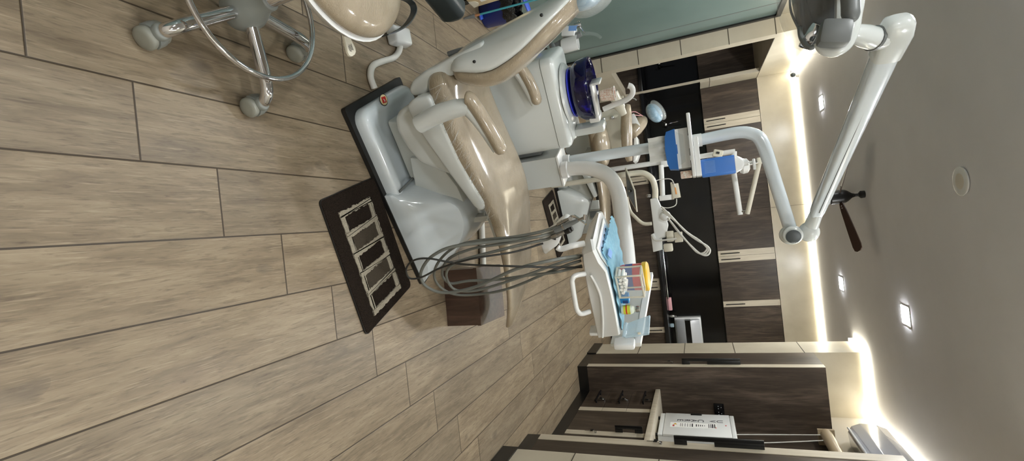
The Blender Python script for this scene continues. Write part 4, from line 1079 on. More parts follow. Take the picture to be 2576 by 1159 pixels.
# clear hinged case at the right end of the tray
p = L(1.02, -.12, zt_(1.03)+.0148)
cs_ = thing('clear_case', 'clear hinged plastic case standing open at the right end of the tray', 'case', p)
q0, q1, q2, q3_ = cu(1578, 812, -.13), cu(1635, 791, -.10), cu(1632, 837, -.17), cu(1571, 847, -.19)
nv = (q1-q0).cross(q3_-q0).normalized()
if nv.dot(EYE-q0) < 0: nv = -nv
MB().prism([q0, q1, q2, q3_], -nv*.016, .003).build('case_lid', 'clear_blue', cs_)
cen = (q0+q1+q2+q3_)/4
inn = [cen+(x-cen)*.78+nv*.0012 for x in (q0, q1, q2, q3_)]
MB().prism(inn, -nv*.0014).build('case_window', 'clear_plastic', cs_)
MB().tube([q3_+(q2-q3_)*.55+nv*.004+(q0-q3_)*.04, q3_+(q2-q3_)*.68+nv*.004+(q0-q3_)*.04], .005, 8).build('case_clip', 'cream_plastic', cs_)
MB().tube([q0+V3((0, 0, -.004)), q3_+V3((0, 0, -.004))], .006, 8).build('case_hinge', 'clear_blue', cs_)

# ------------------------------------------------------------ lamp post and lamp
px, py = -.335, 2.43
lamp = thing('dental_lamp', 'grey jointed dental lamp on a tall bent post behind the chair', 'dental lamp', (px, py, .664))
post = [V3((px, py, .664)), V3((px, py, 1.0)), V3((px, py, 1.3)), aty(1850, 334, py), aty(1890, 336, py), aty(1912, 350, py), aty(1928, 385, py), aty(1945, 440, py), aty(1988, 575, py)]
MB().tube(post[:4]+post[4:], [.027, .027, .027, .0275, .028, .029, .029, .028, .027], 20, 6).build('post', 'bluegrey_plastic', lamp, 60)
MB().lathe([(.033, 0), (.033, .03), (.028, .033)], (px, py, .6645), seg=28).build('post_collar', 'white_plastic', lamp)
e0, e1 = aty(1990, 590, py), aty(2035, 583, py-.01)
MB().rod(e0-_f*.0+V3((.0, -.035, .0)), e0+V3((0, .035, 0)), .039, seg=24).lathe([(.036, 0), (.040, .004), (.040, .012), (.032, .018)], e0+V3((0, -.033, 0)), (0, -1, 0), 24).ball(e0, (.044, .040, .048), None, 20, 12).build('elbow', 'grey_plastic', lamp, 60)
MB().rod(e0, e1, .02, seg=18).build('elbow_pin', 'steel', lamp)
MB().ball(e1, (.044, .038, .042), None, 20, 12).build('elbow_upper', 'grey_plastic', lamp, 60)
MB().lathe([(.030, 0), (.030, .002), (.024, .004)], e0+V3((.006, -.0525, 0)), (.2, -1, 0), 22).build('elbow_cap', 'slate_plastic', lamp)
# spring arm towards the camera
g0 = aty(2052, 540, 2.39); g1 = aty(2238, 112, 1.62)
d = (g1-g0); dn_ = d.normalized(); sd = dn_.cross(V3((0, 0, 1))).normalized(); up = sd.cross(dn_)
def asec(p, w, h): return [p+sd*(math.copysign(abs(math.cos(a))**.55, math.cos(a)))*w+up*(math.copysign(abs(math.sin(a))**.55, math.sin(a)))*h for a in [2*PI*k/20 for k in range(20)]]
MB().loft([asec(g0+d*t, w, h) for t, w, h in ((0, .020, .023), (.04, .023, .026), (.5, .0245, .0285), (.92, .027, .032), (1.0, .027, .032))]).build('spring_arm', 'bluegrey_plastic', lamp, 60)
MB().loft([[q+up*(-.002)-sd*.0005*0 for q in asec(g0+d*t, .0258, .002)] for t in (.06, .9)]).build('arm_groove', 'dark_grey_plastic', lamp)
MB().tube([e1, g0], [.03, .026], 16).build('arm_socket', 'grey_plastic', lamp, 60)
# head knuckle and yoke
k0 = aty(2236, 92, 1.60); k1 = aty(2205, 96, 1.58)
MB().loft([asec(g1+dn_*t, w, h) for t, w, h in ((-.04, .031, .036), (0, .033, .038), (.04, .034, .04), (.075, .028, .034), (.088, .016, .02))]).build('knuckle', 'grey_plastic', lamp, 60)
kc = g1+dn_*.045
k2 = aty(2175, 90, 1.55); k3 = aty(2140, 82, 1.52)
MB().tube([kc, aty(2208, 97, 1.585), k2, aty(2155, 84, 1.53), k3], [.030, .031, .029, .024, .020], 18, 4).build('swivel_neck', 'grey_plastic', lamp, 60)
MB().tube([aty(2196, 96, 1.575), aty(2202, 97, 1.58)], .0335, 20).build('neck_ring', 'dark_grey_plastic', lamp)
hY = 1.47
def hp_(x, y, Y=hY): return aty(x, y, Y)
MB().tube([hp_(2128, -90), hp_(2146, -40), hp_(2152, 0), hp_(2146, 40), hp_(2140, 75), hp_(2126, 110), hp_(2100, 128), hp_(2072, 126), hp_(2054, 108)], [.016, .018, .02, .02, .02, .018, .016, .012, .008], 14, 5).build('yoke', 'grey_plastic', lamp, 60)
MB().tube([hp_(2128, -60, 1.44), hp_(2138, -10, 1.44), hp_(2140, 35, 1.44), hp_(2138, 52, 1.44)], [.018, .021, .021, .014], 14, 5).build('yoke_grip', 'dark_grey_plastic', lamp, 60)
# reflector head: oval dish facing down, clear visor below
hc = hp_(2082, -42, 1.62)
def oval(a, b, z): return [hc+V3((a*math.cos(2*PI*k/40), b*math.sin(2*PI*k/40), z)) for k in range(40)]
MB().loft([oval(.196, .125, -.012), oval(.2, .128, 0), oval(.19, .12, .025), oval(.155, .10, .05), oval(.10, .07, .066), oval(.03, .02, .07)]).build('lamp_head', 'grey_plastic', lamp, 60)
MB().loft([oval(.178, .108, -.014), oval(.165, .10, -.05), oval(.13, .078, -.076), oval(.06, .036, -.086), oval(.01, .006, -.087)]).build('reflector', 'black_glass', lamp, 60)
MB().loft([oval(.197, .126, -.014), oval(.192, .122, -.05), oval(.165, .104, -.092), oval(.11, .07, -.118), oval(.05, .03, -.128), oval(.005, .003, -.13)], False).build('visor', 'visor', lamp, 180)
MB().tube([hp_(1988, -30, 1.55), hp_(1988, 18, 1.55), hp_(1998, 50, 1.55), hp_(2018, 85, 1.55), hp_(2042, 105, 1.55)], .003, 6, 5).build('visor_edge', 'dark_grey_plastic', lamp)
MB().box(hp_(2038, 92, 1.56), (.05, .07, .03), Matrix.Rotation(R(35), 3, 'Y'), .006).build('end_mirror', 'chrome', lamp)
MB().tube([hp_(2012, 70, 1.5), hp_(2015, 92, 1.48), hp_(2026, 112, 1.46), hp_(2038, 120, 1.45), hp_(2046, 118, 1.45)], .0065, 10, 5).build('handle', 'dark_grey_plastic', lamp, 180)
MB().box(hp_(2099, 84, 1.43), (.064, .05, .07), Matrix.Rotation(R(15), 3, 'Y'), .012).build('switch_housing', 'dark_grey_plastic', lamp)
# ------------------------------------------------------------ things fixed on the lamp post
py2 = 2.37
sh = aty(1738, 368, py2)
shelf_z = aty(1738, 360, py2).z
lx, rx = aty(1731, 292, py2).x, aty(1750, 446, py2).x
t = thing('post_shelf', 'white rectangular shelf plate clamped to the bent lamp post', 'shelf', (-.335, 2.43, shelf_z))
zs = shelf_z
m = MB().box(((lx+rx)/2, 2.34, zs), (rx-lx, .118, .016), None, .004); m.build('plate', 'white_plastic', t)
MB().span((lx+.11, 2.30, zs+.0085), (rx, 2.398, zs+.032), .003).build('raised_ledge', 'white_plastic', t)
MB().lathe([(.0285, -.02), (.031, -.02), (.031, .05), (.0285, .05)], (-.335, 2.43, zs), seg=24, cap=False).build('clamp', 'white_plastic', t)
# tissue dispenser hanging below the shelf, a sheet pulled out
t = thing('tissue_dispenser', 'white tissue dispenser with a blue lower band hanging under the white shelf', 'dispenser', (-.335, 2.36, zs-.15))
x0, x1 = aty(1700, 325, 2.33).x, aty(1705, 425, 2.33).x
z1, z0 = zs-.010, aty(1702, 375, 2.33).z
zb = aty(1680, 378, 2.33).z
MB().loft([[(x0, 2.33, z), (x1, 2.33, z), (x1, 2.395, z), (x0, 2.395, z)] for z in (z0, z1)]).build('dispenser_body', 'white_plastic', t)
MB().loft([[(x0-.002, 2.322, z0), (x0+.03, 2.316, z0-.001), ((x0+x1)/2, 2.312, z0), (x1-.03, 2.316, z0), (x1+.002, 2.322, z0), (x1+.002, 2.40, z0), (x0-.002, 2.40, z0)],
           [(x0+.004, 2.335, zb), (x0+.03, 2.325, zb-.008), ((x0+x1)/2, 2.32, zb-.012), (x1-.03, 2.325, zb-.008), (x1-.004, 2.335, zb), (x1-.004, 2.40, zb), (x0+.004, 2.40, zb)]]).build('blue_band', 'dispenser_blue', t)
xm = (x0+x1)/2
MB().prism([(xm+.022*math.cos(PI*k/14), 2.3295, z0+.024*math.sin(PI*k/14)) for k in range(15)], (0, .0006, 0)).build('notch', 'dispenser_blue', t)
MB().prism([(x0+.012, 2.3292, z0+.004), (x1-.012, 2.3292, z0+.004), (x1-.03, 2.3292, z1-.02), (x0+.03, 2.3292, z1-.02)], (0, .0007, 0)).build('front_panel', 'grey_plastic', t)
za = aty(1632, 378, 2.35).z; g = []
for i in range(15):
    x = aty(1655, 344, 2.35).x + (aty(1655, 408, 2.35).x-aty(1655, 344, 2.35).x)*i/14
    g.append([(x, 2.35+.012*math.sin(i*.8)+.006*math.sin(k*.9), za+(zb-.002-za)*k/8) for k in range(9)])
MB().sheet(g, .001).build('paper_towel', 'paper_white', t)
# sanitiser bottle on the shelf
bxm = aty(1810, 418, 2.35).x; zt = zs+.0325
hb = aty(1848, 412, 2.35).z
t = thing('sanitizer_bottle', 'blue sanitizer bottle with a white pump standing on the shelf of the lamp post', 'bottle', (bxm, 2.355, zt))
def rr2(w, d, z, r=.012): return [V3((bxm+sx*(w-r)+r*math.cos(a), 2.355+sy*(d-r)+r*math.sin(a), z)) for sx, sy, a0 in ((1, 1, 0), (-1, 1, 90), (-1, -1, 180), (1, -1, 270)) for a in [R(a0+22.5*k) for k in range(5)]]
MB().loft([rr2(.038, .028, zt), rr2(.041, .031, zt+.006), rr2(.041, .031, hb-.004), rr2(.040, .030, hb)]).build('bottle_body', 'sanitizer_blue', t, 50)
ht = aty(1872, 418, 2.35).z
MB().loft([rr2(.040, .030, hb+.0005), rr2(.039, .029, hb+.006), rr2(.026, .022, ht-.008, .016), rr2(.018, .018, ht, .017)]).build('shoulder', 'white_plastic', t, 50)
MB().rod((bxm, 2.355, ht), (bxm, 2.355, ht+.018), .013).rod((bxm, 2.355, ht+.018), (bxm, 2.355, ht+.035), .005).box((bxm+.012, 2.35, ht+.04), (.05, .018, .012), None, .004).build('pump', 'white_plastic', t)
m = MB().mat('label_blue')
for k in range(9): m.box((bxm-.026+.0062*k, 2.3232, zt+.036), (.0022, .0008, .045))
m.build('printed_lines', None, t)
# printed packet and white block at the right end of the shelf
c = aty(1722, 433, 2.36)
t = tag(MB().box((c.x+.012, 2.36, zs-.034), (.032, .05, .05), None, .003).build('printed_packet', 'cup_paper'), 'small patterned packet under the right end of the white shelf', 'packet')
# ------------------------------------------------------------ floor mats
def mat_thing(corners, label, frame, th=.012, loc=None):
    c = sum(corners, V3())/4
    t = thing('floor_mat', label, 'mat', (c.x, c.y, 0), 0, 'dark floor mats beside the dental chairs')
    A, B, C_, D = corners
    def bi(s, r, z): return A+(B-A)*s+((D-A)+((C_-B)-(D-A))*s)*r+V3((0, 0, z))
    # outline with rounded corners
    out = []; rr = .05
    for (s0, r0, a0) in ((1, 1, 0), (0, 1, 90), (0, 0, 180), (1, 0, 270)):
        sx = rr*.68; sy = rr
        cs, cr = (1-sx if s0 else sx), (1-sy if r0 else sy)
        for k in range(6):
            a = R(a0+18*k); out.append((cs+sx*math.cos(a), cr+sy*math.sin(a)))
    MB().loft([[bi(s, r, z) for s, r in out] for z in (.001, th-.003)]+[[bi(.5+(s-.5)*.99, .5+(r-.5)*.985, th) for s, r in out]]).build('pile', 'mat_pile', t)
    MB().loft([[bi(.5+(s-.5)*1.008, .5+(r-.5)*1.01, z) for s, r in out] for z in (.0005, .008)]).build('bound_edge', 'black_rubber', t)
    s0, s1, r0, r1 = frame; w = .055
    qn = [0]
    def q(m, sa, sb, ra, rb, h):
        # fuzzy-edged pile patch
        n = 26; pts = []
        for i in range(n+1): pts.append((sa+(sb-sa)*i/n, ra))
        for i in range(1, n+1): pts.append((sb, ra+(rb-ra)*i/n))
        for i in range(1, n+1): pts.append((sb+(sa-sb)*i/n, rb))
        for i in range(1, n): pts.append((sa, rb+(ra-rb)*i/n))
        pts = [(s+rnd.uniform(-.006, .006), r+rnd.uniform(-.009, .009)) for s, r in pts]
        qn[0] += 1; m.prism([bi(s, r, th-.001) for s, r in pts], (0, 0, h+.00025*(qn[0] % 9)))
    m = MB(); ws, wr = .040, .072
    q(m, s0, s1, r0, r0+wr, .0042); q(m, s0, s1, r1-wr, r1, .0042)
    n = 5
    for k in range(n+1):
        s = s0+(s1-s0-ws)*k/n; q(m, s, s+ws, r0, r1, .0042)
    m.build('cream_pattern', 'mat_cream', t)
    m = MB()
    for k in (1, 3):
        a = s0+(s1-s0-ws)*k/n+ws; b = s0+(s1-s0-ws)*(k+1)/n; q(m, a, b, r0+wr, r1-wr, .003)
    m.build('taupe_field', 'mat_taupe', t)
    return t
mat_thing([q_-CV*.02 for q_ in (fl(808, 500), fl(925, 834), fl(1035, 712), fl(943, 441))], 'dark brown mat with a cream ladder pattern lying against the front chair base', (.125, .925, .19, .78))
mat_thing([q_-V3((0, .045, 0)) for q_ in (fl(1367, 507), fl(1406, 652), fl(1430, 612), fl(1391, 478))], 'dark mat with a cream ladder pattern at the base of the second chair', (.13, .87, .30, .78), .012)
# ------------------------------------------------------------ wooden step box
p0, p1 = fl(1114, 681), fl(1126, 820)
zh = aty(1211, 820, p1.y).z
pf = fl(1269, 792, zh); d = (p1-p0).normalized(); e = V3((-d.y, d.x, 0)); dep = (pf-p1).dot(e)
t = thing('step_box', 'dark brown wooden step box standing under the foot end of the front chair', 'step box', (p0+p1)/2+e*dep/2, 0)
def bxp(a, b, c, q): return [a, b, b+e*c, a+e*c]
MB().loft([[x+V3((0, 0, z)) for x in bxp(p0, p1, dep, 0)] for z in (.001, zh-.019)]).build('box_body', 'step_wood', t)
MB().loft([[x+V3((0, 0, z)) for x in bxp(p0-e*.002-d*.002, p1-e*.002+d*.002, dep+.004, 0)] for z in (zh-.0185, zh)]).build('top_board', 'step_wood', t)
# white hose end on the floor beyond the step box
pp = [fl(x, y, .021) for x, y in ((1211, 560), (1212, 585), (1213, 610), (1214, 640), (1215, 672))]
tag(MB().tube(pp, .02, 12, 5).build('floor_hose', 'white_hose'), 'white ribbed hose on the floor behind the wooden step box', 'hose')
# ------------------------------------------------------------ by the glass wall
q = fl(1193, 20, .075)
t = thing('wheeled_cabinet', 'cream box cabinet on black castors by the glass wall', 'cabinet', (q.x-.1, q.y-.15, 0))
zt = .36
x0, x1, y0, y1 = q.x-.2, q.x, q.y-.34, q.y
MB().span((x0, y0, .075), (x1, y1, zt), .006).build('cabinet_body', 'tan_box', t)
lb = MB().span((x1+.0002, y1-.19, .15), (x1+.0015, y1-.05, .25)).build('printed_label', 'paper_white', t)
m = MB().mat('ink')
for k in range(4): m.span((x1+.0016, y1-.17, .165+.018*k), (x1+.0024, y1-.07-.012*(k % 3), .171+.018*k))
m.build('label_print', None, lb)
MB().prism([(x1+.0005, y1-.05+.042*math.cos(PI*k/12), .078+.05*math.sin(PI*k/12)) for k in range(13)], (.003, 0, 0)).build('moulded_arch', 'cream_plastic', t)
for cx_, cy_ in ((x1-.04, y0+.03), (x1-.04, y1-.04), (x0+.04, y0+.03), (x0+.04, y1-.04)):
    c = MB().span((cx_-.014, cy_-.014, .05), (cx_+.014, cy_+.014, .0745)).build('caster', 'black_plastic', t)
    MB().rod((cx_-.012, cy_, .031), (cx_+.012, cy_, .031), .0305, seg=20).build('wheel', 'black_plastic', c)
bq = fl(1213, 33); zt = .30; bq = V3((bq.x, bq.y+.03, 0))
t = thing('pedal_bin', 'blue pedal bin with black liner and bright blue lid by the glass wall', 'bin', bq)
MB().lathe([(.001, .001), (.088, .001), (.094, .01), (.102, .235), (.105, .24), (.098, .242), (.09, .05), (.001, .05)], bq, seg=36).build('bin_body', 'bin_blue', t)
m = MB(); rings = []
for z, r in ((.17, .107), (.20, .11), (.245, .111), (.26, .104), (.25, .092), (.20, .088)):
    rings.append([bq+V3((math.cos(2*PI*k/40), math.sin(2*PI*k/40), 0))*(r+.004*math.sin(k*2.3+z*60)+.003*math.sin(k*5.1))+V3((0, 0, z+.008*math.sin(k*1.7))) for k in range(40)])
m.loft(rings, False).build('bin_liner', 'bin_bag', t)
MB().ball(bq+V3((-.01, -.05, .275)), (.05, .035, .03), None, 16, 10).build('liner_knot', 'bin_bag', t)
ld = V3((-.25, .12, 1)).normalized()
MB().lathe([(.001, -.004), (.108, -.004), (.112, .002), (.108, .012), (.09, .02), (.001, .024)], bq+V3((-.03, .02, .305)), ld, 36).build('lid', 'lid_blue', t)
MB().box(bq+V3((.062, -.105, .02)), (.034, .05, .012), Matrix.Rotation(R(30), 3, 'Z'), .003).build('pedal', 'lid_blue', t)
r0 = fl(1166, 47, .012); r1 = aty(1345, 0, 3.0)
dd = (r1-r0).normalized(); tt = (-1.777-r0.x)/dd.x; r2 = r0+dd*tt
t = thing('teal_stick', 'thin teal stick with a grey rubber tip leaning in front of the blue bin', 'stick', r0)
MB().rod(r0+dd*.11, r2, .0065, seg=10).build('stick_tube', 'teal_rod', t)
MB().rod(r0+dd*.075, r0+dd*.11, .008, .007, 12).build('ferrule', 'wood_bead', t)
MB().tube([r0+dd*.0, r0+dd*.01, r0+dd*.075], [.004, .007, .014], 14).build('rubber_tip', 'dark_grey_plastic', t)
# slate grey padded back rest at the frame edge
zq = .36
b0, b1 = fl(1118, 70, zq), fl(1070, 14, zq)
d = (b1-b0); d.z = 0; d.normalize(); e = V3((d.y, -d.x, 0))
if e.y < 0: e = -e
t = thing('padded_stool', 'slate grey padded stool back at the upper edge behind the pedal', 'stool', (b0+d*.2).xy.to_3d(), 0)
def bk(s, w0, w1, z0, z1, r=.03):
    c = b0+d*s; c.z = 0; out = []
    for sx, sz, a0 in ((1, 1, 0), (-1, 1, 90), (-1, -1, 180), (1, -1, 270)):
        for k in range(5):
            a = R(a0+22.5*k); y = (w1-r if sx > 0 else w0+r)+r*math.cos(a); z = (z1-r if sz > 0 else z0+r)+r*math.sin(a)
            out.append(c+e*y+V3((0, 0, z)))
    return out
MB().loft([bk(-.004, .03, .06, zq+.03, zq+.08, .012), bk(.006, .012, .08, zq+.012, zq+.10), bk(.03, .0, .09, zq, zq+.115), bk(.34, .0, .09, zq, zq+.115), bk(.364, .012, .08, zq+.012, zq+.10), bk(.374, .03, .06, zq+.03, zq+.08, .012)]).build('back_pad', 'slate_plastic', t, 60)
c = b0+d*.27+e*.12; c.z = 0
MB().tube([c+V3((0, 0, .03)), c+V3((0, 0, .3)), c+V3((0, 0, .40))-e*.0, c+V3((0, 0, .42))-e*.03], .016, 12, 4).build('post', 'chrome', t)
MB().lathe([(.001, .001), (.13, .001), (.13, .012), (.04, .03), (.018, .05), (.001, .05)], c, seg=36).build('base', 'slate_plastic', t)
# ------------------------------------------------------------ second dental chair, further back
Y2 = 4.62
def a2(x, y, Y=Y2): return aty(x, y, Y)
c2 = thing('dental_chair', 'second dental chair further back, tan cushions over a cream-grey base', 'dental chair', (-.05, 4.8, 0))
fA, fB = fl(1394, 476), fl(1426, 617)
dx = (fB-fA); dxn = dx.normalized(); ex = V3((-dxn.y, dxn.x, 0))
def onb(x, y, off):  # on the upright plane through the near base edge, pushed back by off
    n = ex; dd = ray(x, y); return EYE+dd*((fA+ex*off-EYE).dot(n)/dd.dot(n))
MB().prism([fA-dxn*.25, fB+dxn*.03, fB+dxn*.03+ex*.5, fA-dxn*.25+ex*.5], (0, 0, .025)).build('base_pad', 'black_rubber', c2)
prof = [(1397, 478), (1418, 474), (1432, 476), (1462, 491), (1480, 502), (1485, 510), (1484, 520), (1463, 596), (1456, 604), (1430, 616)]
def b2(off, sc, dz):
    out = []
    for x, y in prof:
        p = onb(x, y, .05); p = p+ex*(off-.05); c = (fA+fB)/2
        out.append(V3((p.x, p.y, .026+max(0, p.z-.026)*sc)))
    return out
MB().loft([b2(.0, .25, 0), b2(.015, .72, 0), b2(.05, .97, 0), b2(.1, 1.0, 0), b2(.38, 1.0, 0), b2(.45, .9, 0), b2(.48, .5, 0)]).build('pump_cover', 'grey_plastic', c2, 40)
MB().prism([onb(x, y, .06) for x, y in ((1396, 430), (1398, 476), (1425, 474), (1440, 455), (1435, 428))], ex*.36, .01).build('base_cover', 'grey_plastic', c2)
MB().prism([onb(x, y, .1) for x, y in ((1425, 430), (1430, 470), (1478, 500), (1490, 500), (1462, 432))], ex*.3, .008).build('lift_arm', 'panel_grey', c2)
MB().prism([onb(x, y, .0) for x, y in ((1459, 405), (1462, 436), (1494, 498), (1503, 494), (1481, 436), (1478, 405))], ex*.46, .008).build('seat_shell', 'grey_plastic', c2)
# leg rest and seat cushion
cl = [onb(x, y, .22) for x, y in ((1500, 318), (1507, 345), (1511, 390), (1513, 430), (1520, 480), (1524, 540), (1524, 590), (1522, 622))]
pr = catmull(cl, 5); n = len(pr); rings = []
for i, p in enumerate(pr):
    t_ = i/(n-1); hw = .225 if t_ < .7 else .225-.12*((t_-.7)/.3)**2; hh = (.075 if t_ < .3 else .055-.02*t_)*(.35 if i == 0 or i == n-1 else 1)
    rings.append([p+ex*hw*math.copysign(abs(math.cos(a))**.7, math.cos(a))+V3((0, 0, hh*math.copysign(abs(math.sin(a))**.7, math.sin(a)))) for a in [2*PI*k/20 for k in range(20)]])
MB().loft(rings).build('seat_cushion', 'tan_vinyl', c2, 180)
# lower hip cushion
MB().ball(onb(1512, 365, .1), (.215, .16, .085), Matrix.Rotation(R(10), 3, 'Z'), 22, 12).build('hip_cushion', 'tan_vinyl', c2, 180)
# broad bolster of the reclined back rest
bl = [a2(1583, 262), a2(1580, 285), a2(1580, 330), a2(1582, 372), a2(1588, 405)]
MB().tube([q_-V3((0, 0, .015)) for q_ in bl], [.026, .05, .056, .05, .026], 18, 5).build('backrest_cushion', 'tan_vinyl', c2, 180)
MB().tube([a2(1588, 338, 4.75), a2(1598, 325, 4.8), a2(1612, 308, 4.85), a2(1618, 298, 4.88)], [.05, .07, .065, .045], 16, 4).build('neck_cushion', 'tan_vinyl', c2, 180)
MB().box(a2(1597, 306, 4.8), (.14, .1, .06), Matrix.Rotation(R(-20), 3, 'Y'), .01).build('neck_plate', 'white_plastic', c2)
hc2 = a2(1646, 284, 4.9)
rt = Matrix.Rotation(R(-28), 3, 'Y')
MB().ball(hc2, (.105, .1, .07), rt, 22, 12).build('headrest_cover', 'blue_cover', c2, 180)
MB().ball(hc2+rt @ V3((.0, 0, .045)), (.115, .105, .05), rt, 22, 12).build('headrest_film', 'cling_film', c2, 180)
MB().tube([a2(1586, 282, 4.76), a2(1598, 281, 4.78), a2(1608, 286, 4.8), a2(1617, 292, 4.82)], .004, 6, 4).tube([a2(1586, 286, 4.76), a2(1602, 290, 4.78), a2(1616, 290, 4.8)], .004, 6, 4).build('headrest_tie', 'pink', c2)
# stepped side housing with two chrome knobs
hs = [(1473, 308), (1476, 295), (1556, 268), (1564, 300), (1571, 372), (1538, 376), (1534, 352), (1524, 330), (1505, 315), (1490, 318), (1494, 372), (1484, 372)]
MB().prism([a2(x, y, 4.78) for x, y in hs], (0, .06, 0), .006).build('side_housing', 'cream_plastic', c2)
MB().prism([a2(x, y, 4.775) for x, y in ((1474, 312), (1478, 318), (1552, 297), (1556, 290), (1549, 287))], (0, -.03, 0), .004).build('knob_rail', 'cream_plastic', c2)
for x, y in ((1518, 300), (1541, 296)):
    p = a2(x, y, 4.74); MB().lathe([(.022, 0), (.018, .02), (.014, .035), (.001, .037)], p, (.1, -1, .2), 18).build('knob', 'chrome', c2)
MB().prism([a2(x, y, 4.84) for x, y in ((1528, 328), (1533, 372), (1555, 365), (1552, 322))], (0, .04, 0), .01).build('wrapped_block', 'tan_plain', c2)
MB().prism([a2(x, y, 4.8) for x, y in ((1594, 345), (1602, 342), (1606, 385), (1600, 402), (1592, 408))], (0, .2, 0), .01).build('backrest_shell', 'white_plastic', c2)
m = MB()
for x0, y0, x1, y1 in ((1430, 375, 1460, 402), (1440, 382, 1480, 404)): pass
MB().prism([a2(x, y, 4.9) for x, y in ((1418, 378), (1440, 345), (1492, 330), (1496, 372), (1480, 402), (1440, 408))], (0, .2, 0), .02).build('back_bracket', 'grey_plastic', c2)
# spittoon cabinet of the second unit, mostly behind it
cab = thing('unit_cabinet', 'grey service cabinet with a ribbed vent standing under the second chair leg rest', 'cabinet', (.05, 5.35, 0))
p = [aty(x, y, 5.3) for x, y in ((1484, 505), (1500, 580))]
MB().span((p[0].x, 5.3, .001), (p[1].x+.02, 5.7, aty(1510, 545, 5.3).z), .008).build('cabinet_body', 'panel_grey', cab)
zg = aty(1498, 540, 5.3).z; xg0, xg1 = aty(1498, 526, 5.3).x, aty(1500, 550, 5.3).x
MB().span((xg0, 5.293, zg-.06), (xg1, 5.2995, zg+.06), .002).build('vent_plate', 'dark_grey_plastic', cab)
m = MB()
for k in range(13):
    z = zg-.054+.009*k
    for s in (xg0+.004, xg1-.016): m.span((s, 5.290, z), (s+.012, 5.2928, z+.004))
m.build('vent_teeth', 'cream_plastic', cab)
# ------------------------------------------------------------ second unit: lamp post and folded lamp
Y3 = 5.3
def a3(x, y, Y=Y3): return aty(x, y, Y)
l2 = thing('dental_lamp', 'second lamp with two folded arms forming a V in front of the wall cupboards', 'dental lamp', (a3(1560, 421).x, Y3, 0))
pb = a3(1600, 417); px3 = pb.x; ztop = a3(1850, 388).z
MB().rod((px3, Y3, .002), (px3, Y3, ztop), .026, seg=18).lathe([(.1, .001), (.1, .015), (.03, .03), (.026, .05)], (px3, Y3, 0), seg=28).build('post', 'white_plastic', l2)
e1_, e2_ = a3(1862, 540), a3(1880, 537, Y3-0.040)
j0 = V3((px3, Y3, ztop))
MB().tube([j0+V3((0, 0, -.01)), a3(1846, 436), e1_], .026, 16).build('lower_arm', 'white_plastic', l2)
MB().rod(a3(1862, 532), a3(1882, 530, Y3-0.040), .012, seg=12).build('elbow_pin', 'steel', l2)
MB().tube([e2_, a3(1910, 408, Y3-0.200)], .022, 14).build('upper_arm', 'cream_plastic', l2)
MB().box(a3(1911, 404, Y3-0.200), (.06, .05, .05), None, .01).build('arm_end', 'cream_plastic', l2)
MB().rod(a3(1908, 408, Y3-0.210), a3(1882, 414, Y3-0.210), .014, seg=14).build('neck', 'steel', l2)
MB().lathe([(.001, -.03), (.06, -.025), (.075, .0), (.07, .04), (.04, .06), (.001, .065)], a3(1868, 418, Y3-0.210), (0, 0, 1), 26).build('lamp_head', 'white_plastic', l2)
b = MB().box(a3(1806, 386, Y3-0.100), (.07, .06, .09), Matrix.Rotation(R(18), 3, 'Y'), .008).build('control_box', 'cream_plastic', l2)
MB().box(a3(1806, 384, Y3-0.135), (.02, .006, .03), Matrix.Rotation(R(18), 3, 'Y')).build('switch', 'black_plastic', b)
# bracket with sensor box on the post
MB().box((a3(1665, 412).x, Y3-.03, a3(1672, 412).z), (.08, .05, .075), None, .006).rod(a3(1663, 415, Y3-0.050), a3(1667, 496, Y3-0.050), .026, seg=16).box(a3(1676, 497, Y3-0.050), (.055, .05, .14), None, .006).build('bracket_arm', 'white_plastic', l2)
b = MB().box(a3(1700, 480, Y3-0.070), (.15, .04, .075), Matrix.Rotation(R(-4), 3, 'Y'), .004).build('sensor_box', 'cream_plastic', l2)
MB().box(a3(1691, 480, Y3-0.065), (.18, .03, .02), None, .003).build('box_clip', 'cream_plastic', l2)
m = MB().mat('ink_orange').box(a3(1700, 480, Y3-0.092), (.07, .002, .012), Matrix.Rotation(R(-4), 3, 'Y')); m.build('box_print', None, b)
MB().tube([a3(1646, 470, Y3-0.080), a3(1650, 455, Y3-0.100), a3(1672, 450, Y3-0.100), a3(1690, 452, Y3-0.100), a3(1698, 470, Y3-0.100)], .005, 8, 5).build('cable', 'white_hose', l2)
MB().tube([a3(1702, 500, Y3-0.080), a3(1700, 515, Y3-0.100), a3(1685, 522, Y3-0.100), a3(1668, 522, Y3-0.100)], .005, 8, 5).build('cable', 'white_hose', l2)
# second delivery arm with hose bracket
Y4 = 4.3
def a4(x, y, Y=Y4): return aty(x, y, Y)
d2 = thing('delivery_unit', 'cream bent pipe arm of the second chair with bracket and hanging hose loops', 'instrument arm', a4(1556, 442))
MB().tube([a4(1540, 446, 4.45), a4(1560, 441), a4(1595, 436), a4(1620, 436), a4(1640, 450), a4(1648, 475), a4(1648, 500)], .026, 18, 5).build('arm_tube', 'cream_plastic', d2, 60)
MB().rod((a4(1540, 446, 4.45).x, 4.45, .002), a4(1540, 446, 4.45), .024, seg=16).build('arm_post', 'cream_plastic', d2)
MB().prism([a4(x, y, 4.25) for x, y in ((1635, 500), (1653, 497), (1668, 530), (1681, 565), (1678, 580), (1676, 597), (1647, 601))], (0, .07, 0), .008).build('bracket', 'white_plastic', d2)
MB().prism([a4(x, y, 4.24) for x, y in ((1637, 590), (1645, 586), (1650, 598), (1664, 600), (1666, 628), (1643, 634))], (0, .09, 0), .006).build('end_block', 'white_plastic', d2)
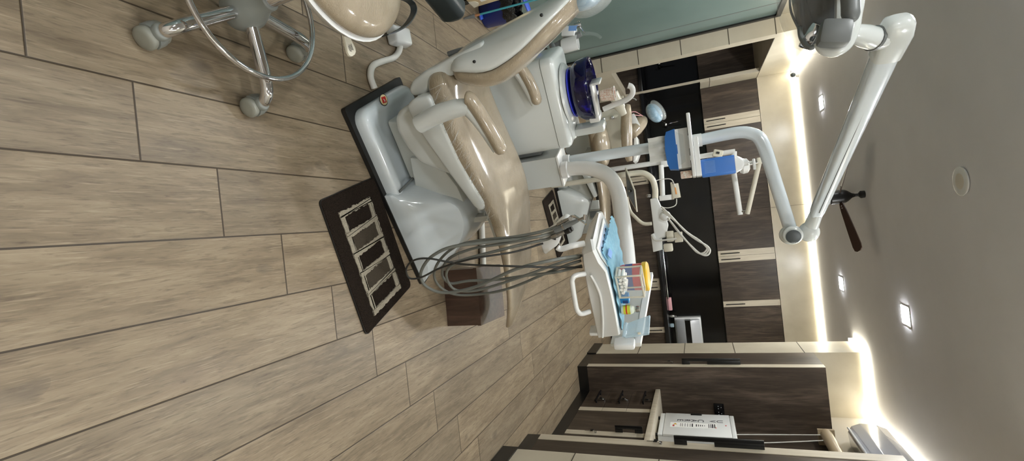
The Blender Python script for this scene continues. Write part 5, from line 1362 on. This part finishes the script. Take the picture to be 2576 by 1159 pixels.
MB().box(a4(1686, 594, 4.26), (.09, .06, .06), None, .008).box(a4(1681, 622, 4.26), (.07, .06, .075), None, .012).box(a4(1707, 596, 4.26), (.085, .06, .065), None, .004).build('clip_boxes', 'cream_plastic', d2)
MB().tube([a4(1640, 592, 4.22), a4(1648, 604, 4.21), a4(1668, 604, 4.21), a4(1690, 601, 4.21), a4(1702, 600, 4.22)], .008, 10, 5).build('cable', 'white_hose', d2)
for k, off in enumerate((0, 7, 13)):
    pts = [a4(1664+off*.3, 520+off, 4.22), a4(1690+off*.4, 545+off*.6, 4.2), a4(1722+off*.5, 580+off*.3, 4.2), a4(1752+off*.4, 603, 4.2), a4(1778-off*.3, 618, 4.2), a4(1786-off*.6, 630-off*.3, 4.2), a4(1780-off*.8, 641-off*.4, 4.2), a4(1766-off*.7, 640-off*.3, 4.2), a4(1748-off*.4, 627-off*.2, 4.2), a4(1712-off*.2, 590-off*.4, 4.2), a4(1680, 548, 4.22)]
    MB().tube(pts, .0075, 8, 6).build('hose', 'white_hose', d2, 180)
MB().ball(a4(1674, 543, 4.24), (.045, .03, .045), None, 16, 10).build('hose_boss', 'white_plastic', d2)
MB().tube([a4(1576, 496, 4.3), a4(1584, 528, 4.28), a4(1597, 545, 4.25), a4(1618, 562, 4.25), a4(1640, 562, 4.25)], .0155, 12, 4).build('handle', 'cream_plastic', d2, 180)
MB().rod(a4(1635, 492, 4.24), a4(1627, 492, 4.22), .014).build('fitting', 'chrome', d2)
# film viewer panel on it
pq = [a4(1572, 421, 4.16), a4(1595, 478, 3.98), a4(1601, 533, 3.98), a4(1577, 490, 4.16)]
nn = (pq[1]-pq[0]).cross(pq[3]-pq[0]).normalized()
if nn.dot(EYE-pq[0]) < 0: nn = -nn
vw = MB().prism(pq, -nn*.012, .002).build('viewer_panel', 'cream_plastic', d2)
cen = sum(pq, V3())/4
MB().prism([cen+(p_-cen)*.84+nn*.0006 for p_ in pq], -nn*.0005).build('screen', 'black_glass', vw)
MB().ball(cen+nn*.006, .012, None, 10, 6).build('clip', 'steel', vw)
# ------------------------------------------------------------ light and exposure
w = bpy.data.worlds.new('world'); bpy.context.scene.world = w; w.use_nodes = True
w.node_tree.nodes['Background'].inputs[0].default_value = (.8, .85, .9, 1); w.node_tree.nodes['Background'].inputs[1].default_value = .15
vs = bpy.context.scene.view_settings
bpy.context.scene.display_settings.display_device = 'sRGB'
vs.view_transform = 'Standard'; vs.look = 'None'; vs.gamma = 1.0; vs.use_curve_mapping = False
vs.exposure = 0.1
